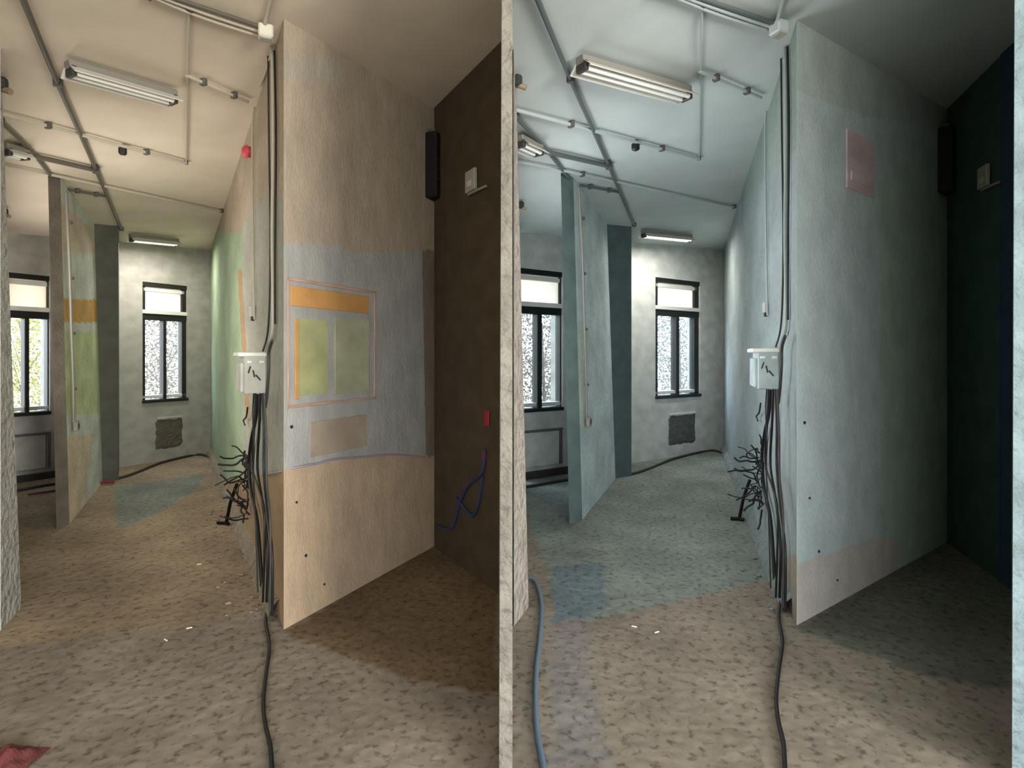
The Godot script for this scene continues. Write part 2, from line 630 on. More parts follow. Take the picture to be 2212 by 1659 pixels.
func build_bay(B: Dictionary):
	var left: bool = B.side == "left"
	var room := "left room" if left else "right room"
	var side: String = B.side
	# ----- palette -----
	var c_wall := Color(0.71, 0.70, 0.665) if left else Color(0.82, 0.835, 0.82)
	var c_ceil := Color(0.88, 0.83, 0.76) if left else Color(0.77, 0.805, 0.80)
	var c_rough := Color(0.80, 0.80, 0.775) if left else Color(0.74, 0.70, 0.66)
	var c_jamb := Color(0.52, 0.505, 0.47) if left else Color(0.45, 0.51, 0.525)
	var m_wall := plaster("room_wall_" + side, c_wall, 0.15)
	var m_ceil := plaster("ceiling_paint_" + side, c_ceil, 0.05, 0.5)
	m_ceil.albedo_texture = tex["faint"]
	# ----- ceiling -----
	if left:
		ceiling(B, [Vector3(-3.2, 0, 3.4), Vector3(0.0, 0, 3.4), Vector3(0.0, 0, -7.2), wp(B.back, B.back.len + 0.4, 0, -0.26), wp(B.back, -1.2, 0, -0.26), Vector3(-3.2, 0, -2.9)], m_ceil, "warm beige plastered ceiling over the left room")
	else:
		ceiling(B, [Vector3(0.0, 0, 3.4), Vector3(5.3, 0, 3.4), Vector3(5.3, 0, -5.2), wp(B.back, B.back.len + 0.4, 0, -0.26), wp(B.back, -0.1, 0, -0.26), Vector3(0.0, 0, -6.9)], m_ceil, "pale blue-grey plastered ceiling over the right room")
	# ----- back wall with two windows -----
	var f: Dictionary = B.back
	var w1 := window_rect(B, f, [15, 108], [592, 898], 60)
	var w2 := window_rect(B, f, [308, 405], [613, 868], 357)
	var st := mb()
	var s_end: float = f.len + 0.15
	var s_beg: float = hit(B, f, (-130 if left else 12), 900).x
	var edges := [s_beg, w1.position.x, w1.end.x, w2.position.x, w2.end.x, s_end]
	for i in 5:
		var s0: float = edges[i]
		var s1: float = edges[i + 1]
		if s1 <= s0:
			continue
		if i == 1 or i == 3:
			var w: Rect2 = w1 if i == 1 else w2
			fbox(st, f, s0, s1, 0, w.position.y, -0.24, 0)
			wall_piece(st, B, f, s0, s1, w.end.y)
		else:
			wall_piece(st, B, f, s0, s1, 0)
	struct("wall_back", st, m_wall, "back wall of the %s, pierced by two windows" % room)
	make_window(B, f, w1, 0)
	make_window(B, f, w2, 1)
	# dark skirting recess below the first window
	st = mb()
	var k0 := hit(B, f, 24, 1000).x
	var k1 := hit(B, f, 122, 1000).x
	fbox(st, f, k0, k1, 0, hit(B, f, 60, 1024).y, 0, 0.05, 0.006)
	obj_part_struct("baseboard_back", st, plaster("skirting_" + side, Color(0.27, 0.27, 0.26) if left else Color(0.29, 0.28, 0.27), 0.1), "dark grey skirting under the first window of the %s" % room)
	# pale boarded recess under the first window
	var h0 := hit(B, f, 24, 945)
	var h1 := hit(B, f, 98, 1010)
	var bd := thing("access_panel", "plain pale panel closing the recess under the leftmost window of the %s" % room, "panel", wp(f, (h0.x + h1.x) / 2, h1.y))
	st = mb()
	fbox(st, f, h0.x, h1.x, h1.y, h0.y, 0.002, 0.02, 0.005)
	obj("board", st, plaster("panel_board_" + side, c_wall * 1.08, 0.05), bd)
	st = mb()
	fbox(st, f, h0.x - 0.02, h1.x + 0.05, h0.y + 0.005, h0.y + 0.03, 0.002, 0.035, 0.004)
	fbox(st, f, h1.x + 0.005, h1.x + 0.045, h1.y, h0.y, 0.002, 0.03, 0.004)
	obj("surround", st, solid("panel_edge_" + side, Color(0.40, 0.385, 0.36)), bd)
	# bare rendered patch under the second window
	h0 = hit(B, f, 335, 907)
	h1 = hit(B, f, 395, 965)
	var pt := thing("wall_patch", "rough square of bare brown-grey render under the right-hand window of the %s" % room, "patch", wp(f, (h0.x + h1.x) / 2, h1.y))
	st = mb()
	rough_slab(st, f, h0.x, h1.x, h1.y, h0.y, 0.012)
	obj("render", st, plaster("bare_render_" + side, Color(0.44, 0.41, 0.37) if left else Color(0.40, 0.42, 0.41), 0.9, 1.5, "coarse"), pt)
	st = mb()
	fbox(st, f, h0.x + 0.02, h1.x - 0.02, h0.y + 0.002, h0.y + 0.03, 0, 0.02, 0.004)
	obj("ledge", st, plaster("patch_ledge_" + side, c_wall * 1.1, 0.2), pt)
	# ----- wall on the right of the room, and the corner face towards the lobby -----
	var top := 3.7
	var behind: Vector3 = (B.B + B.C) * 0.5 + Vector3(0.0, 0, -0.2)
	if left:
		behind = Vector3(-1.6, 0, -6.6)
	else:
		behind = Vector3(3.25, 0, -6.6)
	var g: Dictionary = B.room
	var shapes := []
	if left:
		shapes.append([wall_uv(B, g, top, [[525, 200], [525, 1200], [432, 1200], [432, 200]]), Color(0.655, 0.73, 0.61)])
		shapes.append([wall_uv(B, g, top, [[613, 40], [613, 420], [556, 430], [520, 500], [440, 505], [440, 300]]), Color(0.74, 0.68, 0.60)])
		shapes.append([wall_uv(B, g, top, [[513, 580], [522, 580], [541, 905], [531, 905]]), Color(0.72, 0.60, 0.46)])
		shapes.append([wall_uv(B, g, top, [[613, 1015], [540, 1030], [440, 1045], [440, 1200], [613, 1420]]), Color(0.71, 0.61, 0.49)])
	else:
		shapes.append([wall_uv(B, g, top, [[613, 40], [613, 330], [540, 400], [440, 500], [440, 300]]), Color(0.66, 0.72, 0.69)])
		shapes.append([wall_uv(B, g, top, [[613, 1200], [540, 1240], [540, 1420], [613, 1420]]), Color(0.70, 0.67, 0.62)])
	var m_room := painted("room_side_" + side, 512, 512, Color(0.70, 0.70, 0.65) if left else Color(0.69, 0.735, 0.74), shapes, 0.4, 0.14)
	painted_wall("wall_right", g, B, [wp(g, g.len, 0) - g.n * 0.3, behind], m_room, top, ("green and grey" if left else "pale blue") + " side wall of the %s, running back from the corner" % room)
	var q: Dictionary = B.face
	shapes = []
	if left:
		shapes.append([wall_uv(B, q, top, [[600, -20], [1000, 160], [1000, 540], [760, 545], [735, 530], [600, 525]]), Color(0.715, 0.66, 0.585)])
		shapes.append([wall_uv(B, q, top, [[600, 115], [745, 130], [745, 185], [600, 170]]), Color(0.70, 0.67, 0.61)])
		shapes.append([wall_uv(B, q, top, [[600, 1018], [640, 1012], [700, 1000], [780, 988], [860, 980], [960, 985], [960, 1300], [600, 1420]]), Color(0.755, 0.665, 0.56)])
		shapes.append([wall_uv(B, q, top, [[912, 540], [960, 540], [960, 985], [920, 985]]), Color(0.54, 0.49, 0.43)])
	else:
		shapes.append([wall_uv(B, q, top, [[600, -20], [1000, 160], [1000, 300], [760, 260], [600, 200]]), Color(0.80, 0.85, 0.82)])
		shapes.append([wall_uv(B, q, top, [[793, 400], [960, 300], [960, 1330], [793, 1330]]), Color(0.80, 0.88, 0.83)])
		shapes.append([wall_uv(B, q, top, [[600, 1230], [680, 1205], [770, 1175], [830, 1165], [830, 1330], [600, 1420]]), Color(0.86, 0.835, 0.80)])
	var m_face := painted("corner_face_" + side, 768, 768, Color(0.69, 0.69, 0.67) if left else Color(0.83, 0.89, 0.89), shapes, 0.3, 0.10)
	painted_wall("wall_front", q, B, [behind], m_face, top, ("tan, grey and ochre painted" if left else "teal painted") + " wall face running from the lit corner into the dark niche, %s half" % side)
	# ----- dividing wall that closes the niche; its bare end stands close to the viewpoint -----
	st = mb()
	var jl: Vector3 = B.J
	var jr := Vector3((1107 + B.dx - CX) / F * 2.0, 0, -2.0)
	var far_r := Vector3((1106 + B.dx - CX) / F * 4.9, 0, -4.9)
	var low := [jl, jr, far_r, B.B, B.E]
	var high := []
	for k in 5:
		var p: Vector3 = low[k]
		var shift := 8.0 / F * 2.0 if k == 0 else (8.0 / F * 3.67 if k == 4 else 0.0)
		high.append(Vector3(p.x + shift, ceil_y(B, p) + 0.25, p.z))
	loft(st, low, high)
	var pm := plaster("partition_" + side, c_jamb, 1.6, 0.9, "coarse")
	struct("wall_partition", st, pm, "thin rough-plastered dividing wall seen end on, closing the dark niche of the %s half" % side)
	# a thin dark sheet over its niche side stands in for the shade there
	st = mb()
	var pf: Dictionary = B.part
	var p0 := wp(pf, 0.0, 0, 0.004)
	var p1 := wp(pf, pf.len - 0.01, 0, 0.004)
	var lean := Vector3(8.0 / F * 3.67, 0, 0)
	var t0 := Vector3(p0.x, ceil_y(B, p0) + 0.02, p0.z) + lean
	var t1 := Vector3(p1.x, ceil_y(B, p1) + 0.02, p1.z)
	loft(st, [p0, p1, p1 - pf.n * 0.003, p0 - pf.n * 0.003], [t0, t1, t1 - pf.n * 0.003, t0 - pf.n * 0.003])
	struct("wall_niche_shade", st, plaster("niche_shade_" + side, Color(0.33, 0.285, 0.225) if left else Color(0.25, 0.36, 0.33), 0.2), "dark %s sheet with painted shade over the niche wall in the %s half" % ["brown" if left else "green", side])
	# ----- rough pillar at the left of the room, with an added side window in the wall that runs back from it -----
	var pm2 := plaster("pillar_rough_" + side, c_rough * 0.93, 2.2, 0.9, "coarse")
	var sw := added_side_window(B)
	var back_l := fl(B, -40.0 if left else -12.0, 1060)
	var pl := [[2, 1362], [46, 1312]] if left else [[2, 1362], [34, 1320]]
	st = mb()
	var thick := 0.2 if left else 0.07
	low = [fl(B, pl[0][0], pl[0][1]), fl(B, pl[1][0], pl[1][1]), sw.a, sw.a - sw.n * thick]
	var lean_px := [-1.0, -44.0 if left else -29.0, 0.0, 0.0]
	if left:
		low.insert(0, fl(B, -60, 1380))
		lean_px.insert(0, 0.0)
	high = []
	for k in low.size():
		var p: Vector3 = low[k]
		high.append(Vector3(p.x + lean_px[k] / F * -p.z, ceil_y(B, p) + 0.04, p.z))
	loft(st, low, high)
	# parapet and lintel of the added side window, then the wall on to the back
	var a0: Vector3 = sw.a
	var b0: Vector3 = sw.b
	prism(st, [a0, b0, b0 - sw.n * thick, a0 - sw.n * thick], 0, 0.88)
	var lin := []
	for p in [a0, b0, b0 - sw.n * thick, a0 - sw.n * thick]:
		lin.append(Vector3(p.x, 2.42, p.z))
	to_ceiling(st, B, lin)
	to_ceiling(st, B, [b0, fl(B, 2, 1050), back_l, b0 - sw.n * thick])
	struct("wall_pillar", st, pm2, "rough plastered wall end at the left edge of the %s" % room)
	var sn := Node3D.new()
	sn.name = "window_%d" % (9 if left else 10)
	add_child(sn)
	tag(sn, "added side window in the pillar wall, giving fill light, %s, seen edge on" % room, "", "", "structure")
	var sf := frame(a0, b0)
	sf.n = sw.n
	st = mb()
	for r in [[0.0, sf.len, 0.88, 0.93], [0.0, sf.len, 2.37, 2.42], [0.0, 0.05, 0.88, 2.42], [sf.len - 0.05, sf.len, 0.88, 2.42], [sf.len / 2 - 0.03, sf.len / 2 + 0.03, 0.88, 2.42]]:
		fbox(st, sf, r[0], r[1], r[2], r[3], -0.065, -0.01, 0.005)
	obj("window_frame", st, solid("rear_frame", Color(0.3, 0.3, 0.29)), sn)
	st = mb()
	fbox(st, sf, 0.04, sf.len - 0.04, 0.92, 2.38, -0.04, -0.034)
	var dim_glass := StandardMaterial3D.new()
	dim_glass.resource_name = "dimming_glass"
	dim_glass.transparency = BaseMaterial3D.TRANSPARENCY_ALPHA
	dim_glass.albedo_color = Color(0.55, 0.54, 0.5, 0.85)  # nearly opaque pane, dims the sky light coming in
	dim_glass.roughness = 0.5
	obj("pane", st, dim_glass, sn)
	# ----- free column -----
	column(B, room)
	# pilaster on the back wall, its dark grey standing in for shade
	st = mb()
	var e0 := fl(B, 200, 1046)
	var e1 := fl(B, 256, 1037)
	var e2v := hit(B, f, 262, 900).x
	var e3v := hit(B, f, 205, 900).x
	to_ceiling(st, B, [e0, e1, wp(f, e2v, 0, -0.05), wp(f, e3v, 0, -0.05)])
	tag(obj("pilaster", st, plaster("pilaster_" + side, Color(0.40, 0.40, 0.37) if left else Color(0.36, 0.42, 0.43), 0.15)), "pier with painted grey shade against the back wall between the windows of the %s" % room, "pilaster", "", "structure")
	# ----- broken skirting along the foot of the side wall -----
	st = mb()
	ragged_foot(st, g, 0.15, g.len - 0.1)
	obj_part_struct("baseboard_right", st, plaster("foot_" + side, Color(0.60, 0.56, 0.49) if left else Color(0.56, 0.60, 0.60), 2.5, 1.2, "coarse"), "ragged strip of broken plaster at the foot of the side wall of the %s" % room)
	ceiling_things(B, room)
	wall_things(B, room)

func obj_part_struct(called: String, st: SurfaceTool, m: Material, label: String):
	struct(called, st, m, label)

func wall_piece(st: SurfaceTool, B: Dictionary, f: Dictionary, s0: float, s1: float, y0: float):
	var pts := [wp(f, s0, y0), wp(f, s1, y0), wp(f, s1, y0, -0.24), wp(f, s0, y0, -0.24)]
	var b := []
	for p in pts:
		b.append(Vector3(p.x, ceil_y(B, p) + 0.04, p.z))
	loft(st, pts, b)

func rough_slab(st: SurfaceTool, f: Dictionary, s0: float, s1: float, y0: float, y1: float, out: float):
	var n := 9
	var pts := []
	for j in n + 1:
		var row := []
		for i in n + 1:
			var edge := i == 0 or j == 0 or i == n or j == n
			var s := lerpf(s0, s1, float(i) / n) + (rng.randf_range(-1, 1) * 0.012 if edge else 0.0)
			var y := lerpf(y0, y1, float(j) / n) + (rng.randf_range(-1, 1) * 0.012 if edge else 0.0)
			row.append(wp(f, s, y, -0.002 if edge else out * rng.randf_range(0.35, 1.0)))
		pts.append(row)
	for j in n:
		for i in n:
			quad(st, pts[j][i], pts[j][i + 1], pts[j + 1][i + 1], pts[j + 1][i], f.n)

func ragged_foot(st: SurfaceTool, f: Dictionary, s0: float, s1: float):
	var n := 110
	var prev := []
	for i in n + 1:
		var s := lerpf(s0, s1, float(i) / n)
		var hh := rng.randf_range(0.05, 0.10)
		var oo := rng.randf_range(0.025, 0.05)
		var ring := [wp(f, s, 0.0, oo + 0.02), wp(f, s, hh * 0.55, oo), wp(f, s, hh, oo * 0.35), wp(f, s, hh + 0.02, -0.01)]
		if prev:
			for k in 3:
				quad(st, prev[k], ring[k], ring[k + 1], prev[k + 1], f.n + UPV * 0.6)
		prev = ring

func window_rect(B: Dictionary, f: Dictionary, us: Array, ys: Array, um: float) -> Rect2:
	var a := hit(B, f, us[0], (ys[0] + ys[1]) / 2)
	var b := hit(B, f, us[1], (ys[0] + ys[1]) / 2)
	var y1 := hit(B, f, um, ys[0]).y
	var y0 := hit(B, f, um, ys[1]).y
	return Rect2(a.x, y0, b.x - a.x, y1 - y0)

func make_window(B: Dictionary, f: Dictionary, w: Rect2, which: int):
	var left: bool = B.side == "left"
	var n := (1 if left else 3) + which
	var o := Node3D.new()
	o.name = "window_%d" % n
	add_child(o)
	o.position = wp(f, w.position.x + w.size.x / 2, w.position.y, -0.1)
	var lab: String = ["dark framed window with an orange blind panel over leafy panes, leftmost in the picture",
		"dark framed window with a white blind panel, left room, beside the green wall",
		"dark framed window with a white blind panel, just right of the central pillar",
		"dark framed window with a white blind panel, right room, left of the white electrical box"][n - 1]
	tag(o, lab, "", "", "structure")
	var dark := solid("frame_dark_" + B.side, Color(0.11, 0.10, 0.085) if left else Color(0.09, 0.115, 0.115), 0.5)
	var white := solid("frame_white", Color(0.86, 0.86, 0.84), 0.5)
	var x0 := w.position.x
	var x1 := w.end.x
	var y0 := w.position.y
	var y1 := w.end.y
	var hgt := w.size.y
	var t := 0.045 * w.size.x / 0.45
	var d0 := -0.125
	var d1 := -0.03
	var side_w := 0.07 * w.size.x if which == 0 else 0.085 * w.size.x
	var st := mb()
	fbox(st, f, x0, x0 + side_w * (0.5 if which == 0 else 1.0), y0, y1, d0, d1, 0.004)
	obj("jamb", st, dark, o)
	st = mb()
	fbox(st, f, x1 - side_w * (0.45 if which == 0 else 1.2), x1, y0, y1, d0, d1, 0.004)
	obj("jamb", st, dark, o)
	st = mb()
	fbox(st, f, x0, x1, y1 - 0.035 * hgt, y1, d0, d1 + 0.02, 0.004)
	obj("head", st, dark, o)
	var yt := y1 - 0.262 * hgt       # top of the dark transom
	var yb := y1 - 0.312 * hgt       # its underside, top of the panes
	st = mb()
	fbox(st, f, x0, x1, yb, yt, d0, d1 + 0.01, 0.005)
	obj("transom", st, dark, o)
	st = mb()
	fbox(st, f, x0, x1, yt, yt + 0.032 * hgt, d0, d1 + 0.03, 0.004)
	obj("transom_sill", st, white, o)
	# blind panel above the transom
	st = mb()
	fbox(st, f, x0 + side_w * 0.4, x1 - side_w * 0.4, yt + 0.03 * hgt, y1 - 0.03 * hgt, d0 + 0.05, d0 + 0.06, 0.002)
	var bm := StandardMaterial3D.new()
	bm.albedo_color = Color(0.95, 0.79, 0.56) if n == 1 else (Color(0.95, 0.93, 0.90) if left else Color(0.93, 0.95, 0.945))
	bm.roughness = 0.8
	bm.backlight_enabled = true
	bm.backlight = Color(1.0, 0.97, 0.92)
	bm.resource_name = "blind_%d" % n
	var bl := obj("blind_panel", st, bm, o)
	if n == 1:
		bl.set_meta("label", "orange blind panel")
	st = mb()
	fbox(st, f, x0 + side_w * 0.5, x1 - side_w * 0.5, y1 - 0.075 * hgt, y1 - 0.045 * hgt, d0 + 0.05, d1, 0.004)
	obj("blind_box", st, white, o)
	# mullion and casements
	var xm := x0 + w.size.x * (0.47 if which == 0 else 0.50)
	var mw := 0.055 * w.size.x if which == 0 else 0.035 * w.size.x
	var ys := y0 + 0.055 * hgt
	st = mb()
	fbox(st, f, xm - mw, xm + mw, y0 + 0.02 * hgt, yb, d0, d1 + 0.015, 0.005)
	obj("mullion", st, dark, o)
	for k in 2:
		var a := x0 + side_w * 0.4 if k == 0 else xm + mw * 0.8
		var b := xm - mw * 0.8 if k == 0 else x1 - side_w * 0.4
		st = mb()
		fbox(st, f, a, b, ys, yb, -0.085, -0.08)
		obj("pane", st, glass(), o)
	# bottom rail and sill
	st = mb()
	fbox(st, f, x0, x1, ys - 0.02 * hgt, ys + 0.006 * hgt, d0, d1, 0.004)
	obj("bottom_rail", st, white, o)
	st = mb()
	fbox(st, f, x0 - 0.008, x1 + 0.008, y0, y0 + 0.024 * hgt, -0.2, 0.02, 0.006)
	obj("sill", st, dark, o)

func column(B: Dictionary, room: String):
	var left: bool = B.side == "left"
	var fr := fl(B, 150, 1132)
	var fleft := fl(B, 122, 1142)
	var br := fl(B, 222, 1042)
	var bl := br + (fleft - fr)
	var low := [fleft, fr, br, bl]
	var tops := [103.0, 130.0, 206.0, 0.0]
	var high := []
	for k in 3:
		var p: Vector3 = low[k]
		high.append(Vector3((tops[k] + B.dx - CX) / F * -p.z, ceil_y(B, p) + 0.04, p.z))
	high.append(high[2] + (high[0] - high[1]))
	high[3].y = ceil_y(B, high[3]) + 0.04
	# right side coloured lighter, the others darker: light and shade painted in
	var f := frame(fr, br)
	var top := 3.3
	var shapes := []
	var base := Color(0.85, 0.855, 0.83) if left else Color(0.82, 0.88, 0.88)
	if left:
		shapes.append([wall_uv(B, f, top, [[100, 340], [260, 480], [260, 500], [100, 495]]), Color(0.86, 0.79, 0.71)])
		shapes.append([wall_uv(B, f, top, [[100, 605], [260, 608], [260, 662], [100, 660]]), Color(0.86, 0.665, 0.38)])  # bands carry stray colours of the window beside the column
		shapes.append([wall_uv(B, f, top, [[100, 682], [260, 682], [260, 880], [100, 875]]), Color(0.80, 0.835, 0.66)])
		shapes.append([wall_uv(B, f, top, [[100, 925], [205, 925], [190, 1010], [180, 1200], [100, 1200]]), Color(0.88, 0.81, 0.71)])
	else:
		shapes.append([wall_uv(B, f, top, [[100, 700], [175, 690], [165, 930], [100, 930]]), Color(0.82, 0.87, 0.82)])
	var m := painted("column_side_" + B.side, 256, 512, base, shapes, 0.6, 0.16)
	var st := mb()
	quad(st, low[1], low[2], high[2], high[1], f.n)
	var c := thing("column", ("square column with stray grey, orange and green bands, in front of the left room's windows" if left else "square column with its side painted as lit, second upright right of the central pillar"), "column", (fr + bl) * 0.5)
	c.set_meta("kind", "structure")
	obj("painted_lit_side", st, m, c)
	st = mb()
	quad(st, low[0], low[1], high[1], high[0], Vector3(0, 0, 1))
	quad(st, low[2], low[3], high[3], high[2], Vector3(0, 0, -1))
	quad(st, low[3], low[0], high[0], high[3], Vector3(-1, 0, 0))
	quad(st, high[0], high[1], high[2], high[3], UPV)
	obj("painted_shade_sides", st, plaster("column_shade_" + B.side, Color(0.45, 0.42, 0.385) if left else Color(0.40, 0.47, 0.46), 0.4), c)
	# conduit running down the lit side into a small box
	var path := [hp(B, f, 142, 415, 0.015), hp(B, f, 150, 560, 0.015), hp(B, f, 154, 700, 0.015), hp(B, f, 158, 820, 0.015), hp(B, f, 159, 912, 0.015)]
	var t := thing("wall_conduit", "thin dark conduit running down the lit side of the column in the %s" % room, "conduit", path[-1])
	st = mb()
	tube(st, smooth(path, 4), 0.011, 8)
	obj("pipe", st, solid("conduit_grey", Color(0.44, 0.43, 0.40), 0.5), t)
	for k in 4:
		st = mb()
		var h := hit(B, f, 147 + k * 3.2, 480 + k * 120)
		fbox(st, f, h.x - 0.03, h.x + 0.03, h.y - 0.012, h.y + 0.012, 0.0, 0.03, 0.003)
		obj("clip", st, solid("clip_grey", Color(0.33, 0.32, 0.30), 0.6), t)
	var sk := hit(B, f, 160, 920)
	var so := thing("socket_box", "small grey socket box at the foot of the column conduit in the %s" % room, "box", wp(f, sk.x, sk.y))
	st = mb()
	fbox(st, f, sk.x - 0.05, sk.x + 0.05, sk.y - 0.045, sk.y + 0.045, 0, 0.035, 0.006)
	obj("body", st, solid("socket_body", Color(0.52, 0.51, 0.47)), so)
	st = mb()
	fbox(st, f, sk.x - 0.025, sk.x + 0.025, sk.y - 0.022, sk.y + 0.022, 0.03, 0.04, 0.004)
	obj("cover", st, solid("socket_dark", Color(0.16, 0.155, 0.14)), so)

# ================= on the ceiling =================
func cpipe(B: Dictionary, px: Array, r: float, m: Material, label: String, category := "conduit", clips := true, n := 6) -> Node3D:
	var path := []
	for p in px:
		path.append(cp(B, p[0], p[1], r + 0.012))
	var t := thing("ceiling_conduit", label, category, path[0])
	var st := mb()
	tube(st, smooth(path, n) if px.size() > 2 else path, r, 10)
	obj("pipe", st, m, t)
	if clips:
		var a: Vector3 = path[0]
		var b: Vector3 = path[-1]
		var k := maxi(2, int(a.distance_to(b) / 0.9))
		for i in k:
			var p := a.lerp(b, (i + 0.5) / k)
			if px.size() > 2:
				p = path[clampi(int((i + 0.5) / k * px.size()), 0, px.size() - 1)]
			st = mb()
			var d := (b - a).normalized()
			var s := d.cross(UPV).normalized()
			bbox(st, Transform3D(Basis(d, s.cross(d), s), p + UPV * 0.004), Vector3(0.03, r * 2.0 + 0.02, r * 2.0 + 0.02), 0.004)
			obj("clip", st, solid("clip_grey", Color(0.33, 0.32, 0.30), 0.6), t)
	return t

func fixture(B: Dictionary, a: Vector3, b: Vector3, width: float, height: float, label: String, glow := 0.0):
	var t := thing("batten_light", label, "light fixture", (a + b) * 0.5)
	var d := (b - a).normalized()
	var s := d.cross(UPV).normalized()
	var up := s.cross(d)
	var len := a.distance_to(b)
	var mid := (a + b) * 0.5
	var st := mb()
	bbox(st, Transform3D(Basis(d, up, s), mid - up * height * 0.2), Vector3(len, height * 0.4, width * 0.42), 0.006)
	obj("channel", st, solid("batten_grey", Color(0.50, 0.49, 0.46), 0.5), t)
	# splayed reflector
	st = mb()
	var prof := [Vector2(-0.21, -0.38), Vector2(-0.5, -0.78), Vector2(-0.5, -0.84), Vector2(-0.19, -0.45), Vector2(0.19, -0.45), Vector2(0.5, -0.84), Vector2(0.5, -0.78), Vector2(0.21, -0.38)]
	for i in prof.size():
		var p: Vector2 = prof[i]
		var q: Vector2 = prof[(i + 1) % prof.size()]
		var pa := s * p.x * width + up * p.y * height
		var qa := s * q.x * width + up * q.y * height
		var nn := Vector2(q.y - p.y, p.x - q.x)
		quad(st, a + pa, b + pa, b + qa, a + qa, (s * nn.x + up * nn.y))
	obj("reflector", st, solid("batten_white", Color(0.80, 0.79, 0.76), 0.45), t)
	for k in [-1.0, 1.0]:
		st = mb()
		var c: Vector3 = mid + d * k * (len * 0.5 - 0.02) - up * height * 0.62
		bbox(st, Transform3D(Basis(d, up, s), c), Vector3(0.03, height * 0.55, width * 0.5), 0.006)
		obj("lamp_holder", st, solid("batten_holder", Color(0.23, 0.225, 0.21), 0.5), t)
	for k in [-0.16, 0.16]:
		st = mb()
		var o: Vector3 = s * k * width - up * height * 0.72
		tube(st, [a + o + d * 0.03, b + o - d * 0.03], 0.015, 10)
		var tm := solid("tube_lit" if glow > 0.0 else "tube_white", Color(0.93, 0.93, 0.91), 0.25)
		if glow > 0.0:
			tm.emission_enabled = true
			tm.emission = Color(1.0, 0.98, 0.94)
			tm.emission_energy_multiplier = 1.5
		obj("fluorescent_tube", st, tm, t)
	if glow > 0.0:  # batten switched on to brighten the back of the room
		var lc := mid - up * height * 0.92
		var a2 := AreaLight3D.new()
		a2.name = "lamp_light"
		a2.area_size = Vector2(len * 0.95, width * 0.5)
		a2.light_color = Color(1.0, 0.98, 0.94)
		a2.light_energy = glow
		a2.area_range = 30.0
		a2.area_attenuation = 2.0
		a2.shadow_enabled = true
		t.add_child(a2, true)
		a2.transform = Transform3D(Basis(d, -s, up), lc - t.position)

